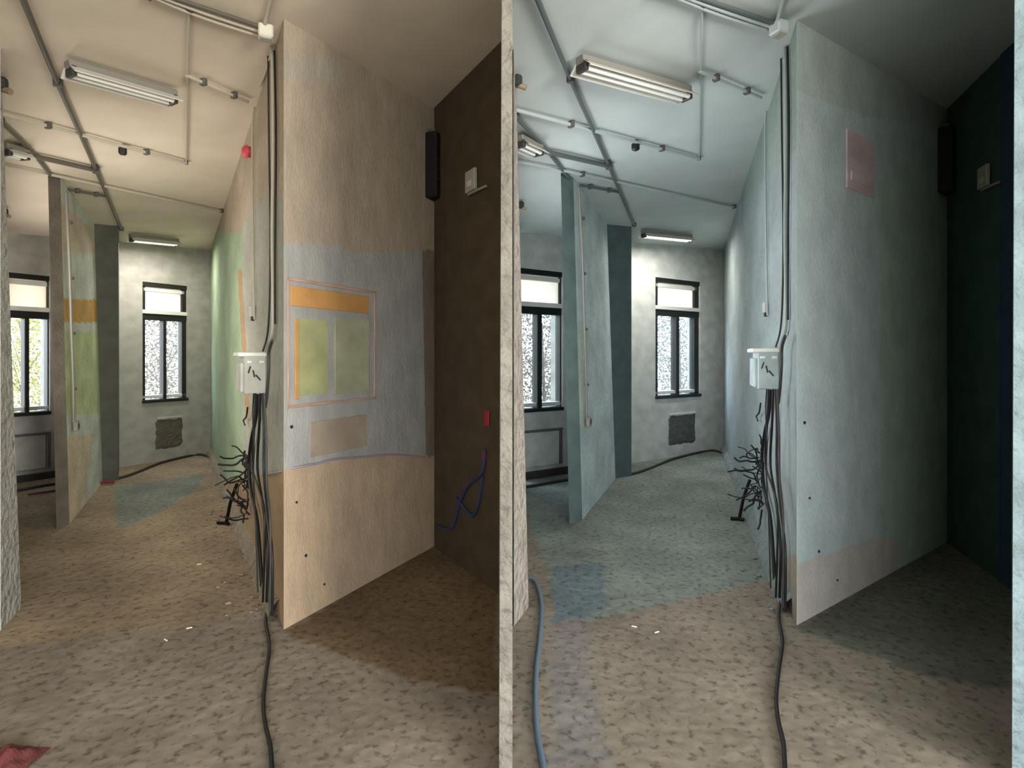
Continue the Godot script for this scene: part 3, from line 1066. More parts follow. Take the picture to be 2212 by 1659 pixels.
func ceiling_things(B: Dictionary, room: String):
	var left: bool = B.side == "left"
	var grey := solid("conduit_pale_" + B.side, Color(0.72, 0.69, 0.63) if left else Color(0.66, 0.70, 0.70), 0.45)
	var dark := solid("conduit_dark_" + B.side, Color(0.36, 0.34, 0.30) if left else Color(0.32, 0.36, 0.36), 0.5)
	fixture(B, cp(B, 143, 128, 0.02), cp(B, 378, 197, 0.02), 0.17, 0.10, "long twin-tube batten light nearest the viewpoint on the ceiling of the %s" % room)
	fixture(B, cp(B, 280, 505, 0.02), cp(B, 384, 516, 0.02), 0.16, 0.11, "far twin-tube batten light above the right-hand window of the %s" % room, 2.2 if left else 2.4)
	if left:
		fixture(B, cp(B, 8, 308, 0.02), cp(B, 58, 322, 0.02), 0.17, 0.10, "twin-tube batten light cut by the left edge of the picture, left room")
	else:
		fixture(B, cp(B, 12, 300, 0.02), cp(B, 58, 322, 0.02), 0.17, 0.10, "short batten light on the ceiling beside the central pillar, right room")
	cpipe(B, [[42, -20], [125, 180], [205, 362], [262, 495]], 0.014, dark, "dark conduit running the length of the ceiling past the battens of the %s" % room)
	cpipe(B, [[409, 20], [405, 170], [402, 352]], 0.006, grey, "thin pale pipe running along the ceiling from bundle to cross pipe, %s" % room)
	cpipe(B, [[-30 if left else 4, 236 if left else 246], [402, 352]], 0.013, grey, "pale cross pipe with the small black sensor, ceiling of the %s" % room)
	cpipe(B, [[403, 163], [536, 220]], 0.011, grey, "short pale pipe crossing to the side wall, ceiling of the %s" % room)
	cpipe(B, [[-30 if left else 4, 350 if left else 357], [150, 386], [478, 456]], 0.012, grey, "pale cross pipe furthest back before the far light, ceiling of the %s" % room)
	cpipe(B, [[40, 330], [130, 350], [208, 368]], 0.02, dark, "thick dark bar running on from the end of the third light, %s" % room)
	cpipe(B, [[146, 409], [228, 424]], 0.012, dark, "short dark pipe over the column head in the %s" % room)
	cpipe(B, [[0 if left else 6, 262], [70, 330], [128, 405]], 0.013, dark, "dark pipe slanting across the ceiling to the column head, %s" % room)
	# bundle of pipes to the junction box at the corner
	for k in 3:
		cpipe(B, [[322 + k * 10, -10 - k * 3], [440 + k * 8, 38 - k * 8], [566, 79 - k * 10]], 0.011, grey if k != 2 else dark, ["lowest", "middle", "uppermost"][k] + " pipe of the bundle along the top into the junction box, %s" % room, "conduit", k == 0)
	var jb := cp(B, 574, 70, 0.05)
	var t := thing("junction_box", "pale ceiling junction box where the pipes meet at the corner of the %s" % room, "junction box", jb)
	var st := mb()
	bbox(st, Transform3D(Basis(UPV, 0.4), jb), Vector3(0.075, 0.07, 0.075), 0.008)
	obj("body", st, solid("jbox_" + B.side, Color(0.80, 0.78, 0.73) if left else Color(0.76, 0.80, 0.80), 0.5), t)
	st = mb()
	bbox(st, Transform3D(Basis(UPV, 0.4), jb - UPV * 0.038), Vector3(0.06, 0.012, 0.06), 0.004)
	obj("lid", st, solid("jbox_lid", Color(0.63, 0.62, 0.58), 0.5), t)
	cpipe(B, [[590, -20], [578, 30], [570, 58]], 0.011, grey, "pipe running from the junction box towards the viewpoint, %s" % room, "conduit", false)
	# little black sensor under the cross pipe
	var sp := cp(B, 265, 326, 0.05)
	t = thing("sensor", "small black sensor under the cross pipe on the ceiling of the %s" % room, "sensor", sp)
	st = mb()
	bbox(st, Transform3D(Basis(UPV, 0.5), sp), Vector3(0.055, 0.06, 0.055), 0.012)
	obj("body", st, solid("sensor_black", Color(0.03, 0.03, 0.03), 0.4), t)
	st = mb()
	tube(st, [sp + UPV * 0.02, sp + UPV * 0.06], 0.015, 10)
	obj("stem", st, solid("sensor_black", Color.BLACK), t)
	# dark clamps at the left edge
	if left:
		for k in 2:
			var c := cp(B, [1, 8][k], [182, 458][k], 0.05)
			t = thing("pipe_clamp", ["dark pipe clamp at the left picture edge near the ceiling light", "dark pipe clamp at the left picture edge above the leftmost window"][k], "clamp", c)
			st = mb()
			bbox(st, Transform3D(Basis(UPV, 0.6), c), Vector3(0.07, 0.075, 0.07), 0.012)
			obj("body", st, solid("clamp_dark", Color(0.17, 0.19, 0.18), 0.5), t)
			st = mb()
			tube(st, [c + Vector3(0, -0.02, 0), c + Vector3(0.06, -0.045, 0)], 0.018, 10)
			obj("boss", st, solid("clamp_boss", Color(0.58, 0.5, 0.4), 0.5), t)
	else:
		for k in 2:
			var c := cp(B, [10, 18][k], [184, 452][k], 0.05)
			t = thing("pipe_clamp", ["dark pipe clamp on the ceiling right beside the central pillar", "dark pipe clamp on the ceiling above the window beside the central pillar"][k], "clamp", c)
			st = mb()
			bbox(st, Transform3D(Basis(UPV, 0.6), c), Vector3(0.05, 0.07, 0.05), 0.012)
			obj("body", st, solid("clamp_dark", Color(0.17, 0.19, 0.18), 0.5), t)
			st = mb()
			tube(st, [c + Vector3(0, -0.02, 0), c + Vector3(0.05, -0.04, 0)], 0.016, 10)
			obj("boss", st, solid("clamp_boss", Color(0.58, 0.5, 0.4), 0.5), t)

# ================= on the side wall of the room =================
func wpath(B: Dictionary, f: Dictionary, px: Array, off: float) -> Array:
	var out := []
	for p in px:
		var q := hp(B, f, p[0], p[1], off)
		q.y = maxf(q.y, 0.012)
		out.append(q)
	return out

func wcable(B: Dictionary, f: Dictionary, px: Array, off: float, r: float, m: Material, called: String, label: String, category: String, n := 6) -> MeshInstance3D:
	var st := mb()
	tube(st, smooth(wpath(B, f, px, off), n), r, 8)
	var o := obj(called, st, m)
	tag(o, label, category)
	return o

func wall_things(B: Dictionary, room: String):
	var left: bool = B.side == "left"
	var g: Dictionary = B.room
	var pale := solid("conduit_pale_" + B.side, Color(0.72, 0.69, 0.63))
	var black := solid("cable_black", Color(0.035, 0.035, 0.033), 0.55)
	var dgrey := solid("cable_grey", Color(0.20, 0.20, 0.19), 0.6)
	# conduits down the corner
	wcable(B, g, [[583, 92], [588, 130], [590, 300], [588, 500], [590, 690], [585, 735]], 0.02, 0.010, pale, "wall_conduit", "pale conduit beside the corner, from junction box to electrical box, %s" % room, "conduit")
	wcable(B, g, [[579, 100], [581, 300], [584, 520], [580, 700], [568, 758]], 0.02, 0.006, dgrey, "wall_cable", "dark cable clipped left of the corner conduit, %s" % room, "cable")
	wcable(B, g, [[593, 110], [596, 300], [594, 560], [594, 700]], 0.014, 0.006, black, "wall_cable", "black cable between the corner conduit and the corner edge, %s" % room, "cable")
	wcable(B, g, [[588, 110], [570, 165], [548, 225], [545, 330], [547, 520], [550, 690]], 0.015, 0.007, pale, "wall_conduit", "thin pale conduit hanging straight down to a plug above the electrical box, %s" % room, "conduit", 4)
	wcable(B, g, [[588, 735], [581, 760], [580, 800], [577, 845], [573, 880]], 0.05, 0.009, dgrey, "wall_cable", "grey cable bending past the right side of the electrical box, %s" % room, "cable")
	# plug
	var p := hit(B, g, 552, 678)
	var t := thing("cable_plug", "small pale plug at the lower end of the hanging conduit, %s" % room, "plug", wp(g, p.x, p.y))
	var st := mb()
	tube(st, [wp(g, p.x, p.y + 0.05, 0.02), wp(g, p.x, p.y - 0.02, 0.02)], 0.020, 10)
	obj("body", st, solid("plug_pale", Color(0.75, 0.74, 0.70)), t)
	st = mb()
	tube(st, [wp(g, p.x, p.y - 0.02, 0.02), wp(g, p.x, p.y - 0.05, 0.02)], 0.012, 10)
	obj("pins", st, solid("plug_dark", Color(0.2, 0.2, 0.19)), t)
	# electrical box
	var b0 := hit(B, g, 576, 851)
	var zlen := 0.30
	var yb: float = b0.y
	var s1: float = hit(B, g, 576, 800, 0.0).x
	var yt: float = hit(B, g, 576, 766, 0.0).y
	var bx := thing("electrical_box", "white electrical box with torn label marks on the side wall of the %s" % room, "electrical box", wp(g, s1 + 0.15, yb))
	var bs: float = s1
	st = mb()
	fbox(st, g, bs, bs + zlen, yb, yt, 0, 0.13, 0.008)
	var bw := plaster("ebox_" + B.side, Color(0.84, 0.84, 0.80) if left else Color(0.80, 0.86, 0.87), 0.03)
	obj("body", st, bw, bx)
	st = mb()
	fbox(st, g, bs + 0.015, bs + zlen - 0.015, yb + 0.012, yt - 0.05, 0.128, 0.15, 0.006)
	obj("door", st, bw, bx)
	st = mb()
	fbox(st, g, bs - 0.012, bs + zlen + 0.012, yt - 0.012, yt + 0.014, -0.0, 0.165, 0.005)
	obj("hood", st, solid("ebox_hood", Color(0.92, 0.93, 0.90), 0.4), bx)
	# slots and latch on the side that faces the viewpoint
	for k in 3:
		st = mb()
		var c := wp(g, bs - 0.004, yb + (yt - yb) * (0.42 + 0.1 * k), 0.05 + 0.025 * k)
		bbox(st, Transform3D(Basis(g.d, UPV, g.n) * Basis(Vector3(1, 0, 0), 0.7 - 0.5 * k), c), Vector3(0.008, 0.045, 0.008), 0.002)
		obj("slot", st, solid("ebox_slot", Color(0.12, 0.12, 0.11)), bx)
	for k in 2:
		st = mb()
		var c2 := wp(g, bs - 0.004, yt - 0.045, 0.03 + 0.07 * k)
		bbox(st, Transform3D(Basis(g.d, UPV, g.n), c2), Vector3(0.01, 0.018, 0.03), 0.003)
		obj("label_tag", st, solid("ebox_hood", Color.WHITE), bx)
	# cables out of the box and down the wall, then one along the floor
	var names := ["thick black", "black outer", "black inner", "grey", "dark looping", "thin black"]
	var runs := [
		[[556, 850], [553, 900], [543, 950], [538, 1000], [542, 1060], [556, 1130], [566, 1275]],
		[[562, 850], [560, 920], [556, 1010], [566, 1080], [578, 1180], [576, 1300]],
		[[567, 850], [570, 930], [570, 1020], [578, 1110], [588, 1200], [588, 1330]],
		[[571, 850], [575, 950], [576, 1040], [584, 1140], [583, 1320]],
		[[552, 850], [549, 930], [545, 1010], [560, 1060], [572, 1120], [568, 1300]],
		[[548, 850], [546, 900], [549, 960], [547, 1030], [552, 1120], [557, 1280]]]
	for k in 6:
		wcable(B, g, runs[k], 0.03 + 0.018 * k, [0.012, 0.008, 0.007, 0.006, 0.006, 0.004][k], dgrey if k == 3 else black, "hanging_cable", names[k] + " cable hanging from the electrical box of the %s" % room, "cable")
	# hook of wire left of the cables
	wcable(B, g, [[535, 880], [532, 900], [526, 908], [529, 918]], 0.03, 0.006, black, "wire_hook", "short black wire hook left under the electrical box, %s" % room, "wire")
	# tangle of cut wires
	st = mb()
	var c0 := hit(B, g, 540, 1010)
	var r2 := RandomNumberGenerator.new()
	r2.seed = 31 if left else 77
	for k in 32:
		var base := wp(g, c0.x + r2.randf_range(-0.28, 0.22), c0.y + r2.randf_range(-0.34, 0.14), 0.03)
		var pts := [base]
		var dir := Vector3(r2.randf_range(-1, 1), r2.randf_range(-0.8, 1), r2.randf_range(-1, 1)).normalized()
		for i in 5:
			dir = (dir + Vector3(r2.randf_range(-1, 1), r2.randf_range(-0.9, 0.8), r2.randf_range(-1, 1)) * 0.7 + g.n * 0.15).normalized()
			var nx: Vector3 = pts[-1] + dir * r2.randf_range(0.025, 0.06)
			var off: float = (nx - g.o).dot(g.n)
			if off < 0.02:
				nx += g.n * (0.03 - off)
			nx.y = maxf(nx.y, 0.02)
			pts.append(nx)
		tube(st, smooth(pts, 3), r2.randf_range(0.004, 0.008), 6)
	tag(obj("wire_tangle", st, solid("wire_mix_" + B.side, Color(0.07, 0.075, 0.065) if left else Color(0.055, 0.075, 0.07), 0.6)), "bushy tangle of dark cut wires low on the side wall of the %s" % room, "wires")
	# bent bar leaning from the wall to the floor
	var pa := hp(B, g, 512, 1045, 0.03)
	var pb := fl(B, 489, 1134)
	var pc := fl(B, 470, 1133)
	t = thing("bent_bar", "dark bent metal bar leaning from the wire tangle to the floor, %s" % room, "bar", pb)
	st = mb()
	tube(st, [pa, pa.lerp(pb, 0.5) + Vector3(-0.01, 0.02, 0), pb + UPV * 0.02], 0.014, 8)
	obj("shaft", st, solid("bar_dark", Color(0.07, 0.07, 0.065), 0.45, 0.6), t)
	st = mb()
	tube(st, [pb + UPV * 0.018 + Vector3(0.03, 0, 0.03), pb + UPV * 0.018, pc + UPV * 0.018], 0.016, 8)
	obj("foot", st, solid("bar_dark", Color.BLACK), t)
	# cable trailing over the floor to the viewpoint
	var fp := []
	for q in [[580, 1305], [574, 1345], [582, 1400], [575, 1460], [569, 1520], [573, 1570], [584, 1620], [588, 1680]]:
		fp.append(fl(B, q[0], q[1]) + UPV * 0.012)
	st = mb()
	tube(st, smooth(fp, 6), 0.0085, 8)
	tag(obj("floor_cable", st, black), "black cable trailing over the floor from the wall corner to the picture's bottom, %s half" % B.side, "cable")
	# cable along the foot of the back wall
	fp = []
	for q in [[14 if not left else -30, 1066 if not left else 1074], [60, 1058], [120, 1048], [215, 1042], [262, 1034], [300, 1021], [345, 1003], [395, 990], [430, 984], [452, 990], [470, 1003]]:
		fp.append(fl(B, q[0], q[1]) + UPV * 0.016)
	st = mb()
	tube(st, smooth(fp, 5), 0.016, 8)
	tag(obj("floor_cable", st, dgrey), "dark cable lying along the foot of the back wall in the %s" % room, "cable")
	# crumbs of plaster at the foot of the side wall
	var chip0: MeshInstance3D = null
	for k in 22:
		var s := r2.randf_range(0.15, 3.2)
		var at := wp(g, s, 0.0, r2.randf_range(0.09, 0.30))
		if chip0 == null:
			st = mb()
			bbox(st, Transform3D(Basis(UPV, 0.3).scaled(Vector3(1, 0.6, 0.8)), Vector3(0, 0.011, 0)), Vector3(0.05, 0.036, 0.045), 0.013)
			chip0 = MeshInstance3D.new()
			chip0.mesh = st.commit()
			chip0.material_override = plaster("crumb_" + B.side, Color(0.60, 0.55, 0.48) if left else Color(0.54, 0.58, 0.57), 0.6)
			tag(chip0, "pale crumb of broken plaster on the floor under the side wall, %s" % room, "plaster crumb", "plaster crumbs in the %s" % room)
		var c3: MeshInstance3D = chip0.duplicate()
		c3.name = numbered("plaster_crumb")
		add_child(c3, true)
		c3.position = at
		c3.rotation.y = r2.randf() * TAU
		c3.scale = Vector3.ONE * r2.randf_range(0.3, 0.75)
	# black box at the far end of the corner face
	var q2: Dictionary = B.face
	var e0 := hit(B, q2, 917, 285)
	var e1 := hit(B, q2, 937, 436)
	t = thing("wall_speaker", "tall black box fixed high at the far end of the painted wall, %s half" % B.side, "box", wp(q2, e1.x, e1.y))
	st = mb()
	fbox(st, q2, e0.x, e1.x, e1.y, e0.y, 0, 0.10, 0.01)
	obj("body", st, solid("speaker_black", Color(0.012, 0.012, 0.011), 0.7), t)
	for k in 6:
		st = mb()
		var yy := lerpf(e1.y + 0.05, e0.y - 0.05, k / 5.0)
		fbox(st, q2, e0.x + 0.02, e1.x - 0.02, yy - 0.006, yy + 0.006, 0.098, 0.108, 0.002)
		obj("grille_bar", st, solid("speaker_bar", Color(0.03, 0.03, 0.028), 0.6), t)
	st = mb()
	fbox(st, q2, e0.x + 0.03, e1.x, e0.y, e0.y + 0.03, 0, 0.07, 0.005)
	obj("bracket", st, solid("bracket_grey", Color(0.33, 0.32, 0.29)), t)
	# switch on the dark niche wall
	var pf: Dictionary = B.part
	e0 = hit(B, pf, 1011, 374, 0.006)
	e1 = hit(B, pf, 1031, 408, 0.006)
	t = thing("light_switch", "small pale switch box high on the dark niche wall, %s half" % B.side, "switch", wp(pf, e0.x, e1.y))
	st = mb()
	fbox(st, pf, minf(e0.x, e1.x), maxf(e0.x, e1.x), e1.y, e0.y, 0.004, 0.03, 0.005)
	obj("plate", st, solid("switch_plate", Color(0.62, 0.62, 0.58)), t)
	st = mb()
	var sc := (e0.x + e1.x) / 2
	fbox(st, pf, sc - 0.03, sc + 0.03, e1.y + 0.03, e1.y + 0.07, 0.028, 0.036, 0.003)
	obj("rocker", st, solid("switch_rocker", Color(0.75, 0.75, 0.71)), t)
	wcable(B, pf, [[1012, 420], [1028, 412], [1050, 402]], 0.018, 0.009, solid("switch_cable", Color(0.55, 0.54, 0.50)), "wall_conduit", "short pale conduit slanting under the switch on the dark niche wall, %s half" % B.side, "conduit")
	# nail holes and chips on the corner face
	for k in 4:
		var h := hit(B, q2, [629, 640, 660, 700][k], [922, 1085, 1640 - 440, 1262][k])
		st = mb()
		tube(st, [wp(q2, h.x, h.y, -0.001), wp(q2, h.x, h.y, 0.006)], [0.010, 0.007, 0.009, 0.007][k], 6)
		tag(obj("plaster_chip", st, solid("chip_dark", Color(0.16, 0.15, 0.13))), "dark chip in the painted corner wall of the %s half, %s from the top" % [B.side, ["first", "second", "third", "fourth"][k]], "chip")

# ================= only in the left half =================
func extras_left(B: Dictionary):
	var q: Dictionary = B.face
	# red alarm beacon at the head of the side wall
	var g: Dictionary = B.room
	var a := hit(B, g, 529, 327, 0.05)
	var c: Vector3 = wp(g, a.x, a.y, 0.05)
	var t := thing("alarm_beacon", "small red alarm beacon high on the side wall of the left room", "alarm", c)
	var st := mb()
	tube(st, [c - g.n * 0.05, c - g.n * 0.015], 0.04, 14)
	obj("base", st, solid("beacon_base", Color(0.7, 0.3, 0.3)), t)
	st = mb()
	dome(st, c - g.n * 0.02, g.n, 0.048, 0.045)
	obj("lens", st, solid("beacon_red", Color(0.86, 0.30, 0.34), 0.5), t)
	# added window-shaped panel built from stray window colours: salmon frame, orange band, two pale green panes
	var f0 := hit(B, q, 620, 612)
	var f1 := hit(B, q, 812, 872)
	var x0: float = f0.x
	var x1: float = f1.x
	var y1: float = (hit(B, q, 620, 613).y + hit(B, q, 812, 617).y) / 2
	var y0: float = (hit(B, q, 625, 877).y + hit(B, q, 815, 866).y) / 2
	t = thing("added_window_panel", "added window-shaped panel of stray colours, orange band and pale green panes on the tan corner wall", "wall panel", wp(q, (x0 + x1) / 2, y0))
	var salmon := plaster("panel_salmon", Color(0.77, 0.64, 0.57), 0.1)
	var orange := plaster("panel_orange", Color(0.82, 0.62, 0.38), 0.1)
	st = mb()
	for r in [[x0, x1, y1 - 0.018, y1], [x0, x1, y0, y0 + 0.018], [x0, x0 + 0.012, y0, y1], [x1 - 0.022, x1, y0, y1]]:
		fbox(st, q, r[0], r[1], r[2], r[3], 0, 0.006, 0.002)
	obj("panel_frame", st, salmon, t)
	var u0 := hit(B, q, 627, 640).x
	var u1 := hit(B, q, 796, 640).x
	var v1 := hit(B, q, 700, 627).y
	var v0 := hit(B, q, 700, 668).y
	st = mb()
	fbox(st, q, u0, u1, v0, v1, 0, 0.007, 0.002)
	obj("orange_band", st, orange, t)
	st = mb()
	fbox(st, q, hit(B, q, 636, 700).x, hit(B, q, 644, 700).x, hit(B, q, 640, 862).y, hit(B, q, 640, 688).y, 0, 0.007, 0.002)
	obj("orange_strip", st, orange, t)
	for r in [[646, 707, 852, Color(0.70, 0.71, 0.52)], [723, 796, 848, Color(0.70, 0.705, 0.58)]]:
		var s0 := hit(B, q, r[0], 760).x
		var s1 := hit(B, q, r[1], 760).x
		var h0 := hit(B, q, (r[0] + r[1]) / 2, r[2]).y
		var h1 := hit(B, q, (r[0] + r[1]) / 2, 690).y
		st = mb()
		quad(st, wp(q, s0, h0, 0.005), wp(q, s1, h0, 0.005), wp(q, s1, h1, 0.005), wp(q, s0, h1, 0.005), q.n)
		quad(st, wp(q, s0, h0, 0), wp(q, s1, h0, 0), wp(q, s1, h0, 0.005), wp(q, s0, h0, 0.005), Vector3.DOWN)
		quad(st, wp(q, s0, h1, 0), wp(q, s1, h1, 0), wp(q, s1, h1, 0.005), wp(q, s0, h1, 0.005), UPV)
		quad(st, wp(q, s0, h0, 0), wp(q, s0, h1, 0), wp(q, s0, h1, 0.005), wp(q, s0, h0, 0.005), -q.d)
		quad(st, wp(q, s1, h0, 0), wp(q, s1, h1, 0), wp(q, s1, h1, 0.005), wp(q, s1, h0, 0.005), q.d)
		obj("green_pane", st, plaster("panel_green_%d" % r[0], r[3], 0.05), t)
	# added brown patch below it, built from stray colour as well
	var p0 := hit(B, q, 670, 912)
	var p1 := hit(B, q, 792, 962)
	t = thing("wall_patch", "added brown patch of stray colour below the window-shaped panel on the tan corner wall", "patch", wp(q, (p0.x + p1.x) / 2, p1.y))
	st = mb()
	fbox(st, q, p0.x, p1.x, p1.y, p0.y, 0, 0.004, 0.002)
	obj("brown_slab", st, plaster("stray_brown", Color(0.69, 0.625, 0.555), 0.1), t)
	# thin lilac cable stapled along the top of the ochre dado
	var run := [[566, 1026], [600, 1020], [640, 1010], [690, 1000], [720, 992], [790, 986], [860, 982], [930, 990]]
	var pts := []
	for k in run.size():
		pts.append(hp(B, q, run[k][0], run[k][1], 0.008) if run[k][0] > 613 else hp(B, g, run[k][0], run[k][1], 0.012))
	st = mb()
	tube(st, smooth(pts, 4), 0.006, 6)
	tag(obj("wall_cable", st, solid("cable_lilac", Color(0.62, 0.56, 0.60), 0.6)), "thin lilac cable stapled along the top of the ochre dado, left half", "cable")
	# red stretch of cable at the pilaster foot
	pts = []
	for k in [[212, 1036], [228, 1035], [246, 1035]]:
		pts.append(fl(B, k[0], k[1] + 12) + UPV * 0.03)
	st = mb()
	tube(st, smooth(pts, 4), 0.016, 8)
	tag(obj("floor_cable", st, solid("cable_red", Color(0.52, 0.17, 0.19), 0.6)), "short red cable at the foot of the grey pier in the left room", "cable")
	pts = []
	for k in [[60, 1072], [120, 1064], [165, 1058]]:
		pts.append(fl(B, k[0], k[1]) + UPV * 0.02)
	st = mb()
	tube(st, smooth(pts, 4), 0.012, 8)
	tag(obj("floor_cable", st, solid("cable_maroon", Color(0.33, 0.15, 0.16), 0.6)), "maroon cable on the floor under the leftmost window", "cable")
	# added blue cables and red tags, built from stray colour on the niche wall
	var pf: Dictionary = B.part
	var blue := solid("cable_blue", Color(0.15, 0.20, 0.36), 0.55)
	wcable(B, pf, [[1047, 970], [1042, 1020], [1010, 1050], [992, 1090], [978, 1138], [962, 1142], [943, 1136]], 0.02, 0.011, blue, "wall_cable", "added zigzag cable of stray blue on the dark niche wall of the left half", "cable")
	wcable(B, pf, [[985, 1075], [1005, 1100], [1022, 1114], [1034, 1085], [1042, 1030]], 0.025, 0.009, blue, "wall_cable", "added cable loop of stray blue on the dark niche wall of the left half", "cable")
	for k in 2:
		var h := hit(B, pf, [1051, 1046][k], [904, 985][k], 0.01)
		st = mb()
		fbox(st, pf, h.x - 0.03, h.x + 0.03, h.y - [0.05, 0.03][k], h.y + [0.05, 0.03][k], 0.003, 0.012, 0.003)
		tag(obj("added_tag", st, solid("tag_red", Color(0.62, 0.11, 0.14), 0.6)), ["upper", "lower"][k] + " added red tag of stray colour on the dark niche wall above the blue cable", "tag")
	# dull red lump standing in for a blurred finger, bottom left corner
	st = mb()
	var o := fl(B, 8, 1652)
	var n := 14
	var grid := []
	for j in n + 1:
		var row := []
		for i in n + 1:
			var x := (float(i) / n - 0.5) * 0.20
			var z := (float(j) / n - 0.5) * 0.18
			var d := Vector2(x / 0.10, z / 0.09).length()
			row.append(o + Vector3(x, maxf(0.004, (0.045 + 0.018 * sin(x * 70.0) * cos(z * 60.0)) * (1.0 - d * d * 0.8)), z))
		grid.append(row)
	for j in n:
		for i in n:
			quad(st, grid[j][i], grid[j][i + 1], grid[j + 1][i + 1], grid[j + 1][i], UPV)
	tag(obj("finger_blur", st, solid("finger_red", Color(0.40, 0.19, 0.18), 0.9)), "dull red lump standing in for a blurred finger in the bottom left corner", "finger_blur")
	# pale slivers on the floor
	for k in 3:
		var c4 := fl(B, [409, 358, 430][k], [1358, 1384, 1220][k])
		st = mb()
		bbox(st, Transform3D(Basis(UPV, [0.5, -0.6, 0.2][k]), c4 + UPV * 0.004), Vector3(0.03, 0.006, 0.008), 0.002)
		tag(obj("wood_sliver", st, solid("sliver", Color(0.9, 0.86, 0.76))), ["pale sliver lying on the floor in the middle of the left half", "pale sliver nearest the viewpoint on the left floor", "pale sliver furthest back on the left floor"][k], "sliver")

func dome(st: SurfaceTool, c: Vector3, n: Vector3, r: float, h: float):
	var s := n.cross(UPV).normalized()
	var t := n.cross(s)
	var rows := 7
	var cols := 16
	var g := []
	for i in rows + 1:
		var a := PI * 0.5 * i / rows
		var row := []
		for k in cols:
			var b := TAU * k / cols
			row.append(c + (s * cos(b) + t * sin(b)) * r * cos(a) + n * h * sin(a))
		g.append(row)
	for i in rows:
		for k in cols:
			var k2 := (k + 1) % cols
			quad(st, g[i][k], g[i][k2], g[i + 1][k2], g[i + 1][k], (g[i][k] - c))

# ================= only in the right half =================
func extras_right(B: Dictionary):
	var q: Dictionary = B.face
	# dull pink panel high on the teal wall
	var p0 := hit(B, q, 719, 286)
	var p1 := hit(B, q, 779, 438)
	var t := thing("wall_panel", "dull pink upright panel high on the teal corner wall", "wall panel", wp(q, (p0.x + p1.x) / 2, p1.y))
	var st := mb()
	fbox(st, q, p0.x, p1.x, p1.y, p0.y, 0, 0.008, 0.003)
	obj("board", st, plaster("panel_pink", Color(0.90, 0.81, 0.81), 0.1), t)
	st = mb()
	var r0 := hit(B, q, 727, 378)
	var r1 := hit(B, q, 768, 415)
	fbox(st, q, r0.x, r1.x, r1.y, r0.y, 0.006, 0.013, 0.002)
	obj("paler_inset", st, plaster("panel_pink_pale", Color(0.90, 0.83, 0.825), 0.1), t)
	# blue cable on the floor beside the pillar
	var pts := []
	for k in [[32, 1250], [50, 1262], [62, 1310], [58, 1380], [50, 1460], [50, 1560], [62, 1640], [72, 1690]]:
		pts.append(fl(B, k[0], k[1] + 9) + UPV * 0.008)
	st = mb()
	tube(st, smooth(pts, 6), 0.012, 8)
	tag(obj("floor_cable", st, solid("cable_steel_blue", Color(0.36, 0.43, 0.50), 0.6)), "pale blue cable running over the floor from the central pillar to the picture's bottom", "cable")
	# navy strip on the niche wall by its edge
	var pf: Dictionary = B.part
	var lean := Vector3(8.0 / F * 3.67, 0, 0)
	st = mb()
	var a := wp(pf, 0.005, 0.0, 0.005)
	var b := wp(pf, hit(B, pf, 1052, 900).x, 0.0, 0.005)
	var ta := Vector3(a.x, ceil_y(B, a), a.z) + lean
	var tb := Vector3(b.x, ceil_y(B, b), b.z) + lean * 0.6
	loft(st, [a, b, b + pf.n * 0.004, a + pf.n * 0.004], [ta, tb, tb + pf.n * 0.004, ta + pf.n * 0.004])
	struct("trim_1", st, plaster("navy", Color(0.21, 0.30, 0.385), 0.2), "dark navy edge strip beside the rough wall end at the right edge of the picture")
	for k in 2:
		var c := fl(B, [311, 262][k], [1376, 1364][k])
		st = mb()
		bbox(st, Transform3D(Basis(UPV, 0.5 - k), c + UPV * 0.004), Vector3(0.03, 0.006, 0.008), 0.002)
		tag(obj("wood_sliver", st, solid("sliver", Color(0.9, 0.86, 0.76))), ["pale sliver on the right floor, under the lit corner", "pale sliver on the right floor, nearer the central pillar"][k], "sliver")

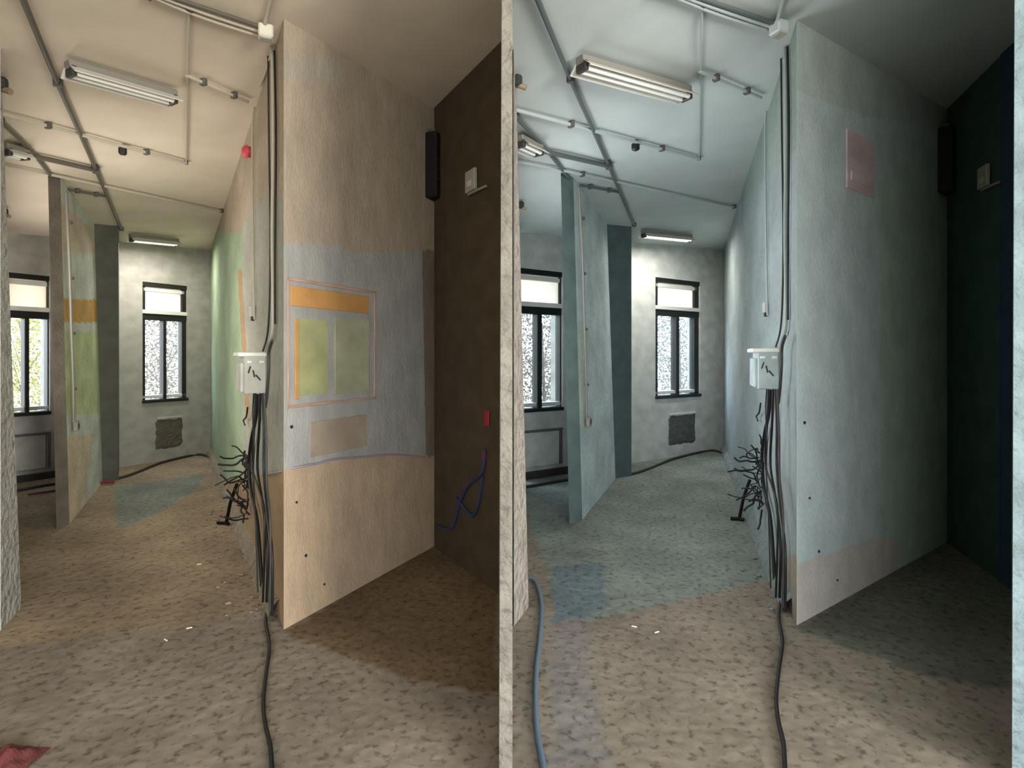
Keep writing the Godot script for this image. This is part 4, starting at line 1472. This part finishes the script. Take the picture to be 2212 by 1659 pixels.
# ================= outside =================
func outside(L: Dictionary, R: Dictionary):
	var st := mb()
	bbox(st, Transform3D(Basis(), Vector3(0, -0.55, -18)), Vector3(60, 0.3, 26), 0.0)
	struct("ground", st, plaster("pale_ground", Color(0.80, 0.79, 0.74), 0.5, 0.3), "open pale ground outside the windows, bouncing light to the ceilings")  # ground kept pale to bounce light up to the ceilings
	var spots := [[L, 55.0, 9.6, Color(0.52, 0.52, 0.20), "yellow-green leafy bush seen through the leftmost window"],
		[L, 357.0, 11.5, Color(0.40, 0.37, 0.33), "pale grey leafy tree seen through the window beside the green wall"],
		[R, 62.0, 10.0, Color(0.42, 0.40, 0.37), "pale leafy tree seen through the window beside the central pillar"],
		[R, 357.0, 12.5, Color(0.37, 0.40, 0.39), "pale leafy tree seen through the window left of the white electrical box"]]
	var leaf := mb()
	tri(leaf, Vector3(-0.5, 0, 0), Vector3(0, 0.28, 0.06), Vector3(0.5, 0, 0), Vector3(0, 0, 1))
	tri(leaf, Vector3(-0.5, 0, 0), Vector3(0, -0.28, 0.06), Vector3(0.5, 0, 0), Vector3(0, 0, 1))
	var leaf_mesh := leaf.commit()
	var r2 := RandomNumberGenerator.new()
	r2.seed = 11
	for s in spots:
		var B: Dictionary = s[0]
		var z: float = s[2]
		var at := Vector3((s[1] + B.dx - CX) / F * z, -0.4, -z)
		var t := thing("tree", s[4], "tree", at)
		st = mb()
		tube(st, [at, at + Vector3(0.05, 0.9, 0), at + Vector3(0, 2.4, 0.1)], 0.05, 8, 0.015)
		for k in 5:
			var a := TAU * k / 5.0
			tube(st, [at + Vector3(0.02, 0.8 + 0.2 * k, 0), at + Vector3(cos(a) * 0.6, 1.6 + 0.2 * k, sin(a) * 0.5)], 0.016, 6, 0.006)
		obj("trunk", st, solid("bark", Color(0.45, 0.42, 0.38), 0.9), t)
		var mm := MultiMesh.new()
		mm.transform_format = MultiMesh.TRANSFORM_3D
		mm.mesh = leaf_mesh
		mm.instance_count = 9500
		for i in 9500:
			var p := Vector3(r2.randf_range(-1, 1), r2.randf_range(-1, 1), r2.randf_range(-1, 1))
			while p.length() > 1.0:
				p = Vector3(r2.randf_range(-1, 1), r2.randf_range(-1, 1), r2.randf_range(-1, 1))
			var bs := Basis(Vector3(r2.randf_range(-1, 1), r2.randf_range(-1, 1), r2.randf_range(-1, 1)).normalized(), r2.randf() * TAU).scaled(Vector3.ONE * r2.randf_range(0.03, 0.07))
			mm.set_instance_transform(i, Transform3D(bs, Vector3(p.x * 1.0, 2.0 + p.y * 1.5, p.z * 0.9)))
		var mi := MultiMeshInstance3D.new()
		mi.name = "foliage"
		mi.multimesh = mm
		var lm := StandardMaterial3D.new()
		lm.resource_name = "leaf_" + str(int(s[1])) + B.side
		lm.albedo_color = Color(s[3])
		lm.roughness = 0.7
		lm.backlight_enabled = true
		lm.backlight = Color(s[3]) * 0.6
		mi.material_override = lm
		mi.set_meta("kind", "stuff")
		t.add_child(mi, true)
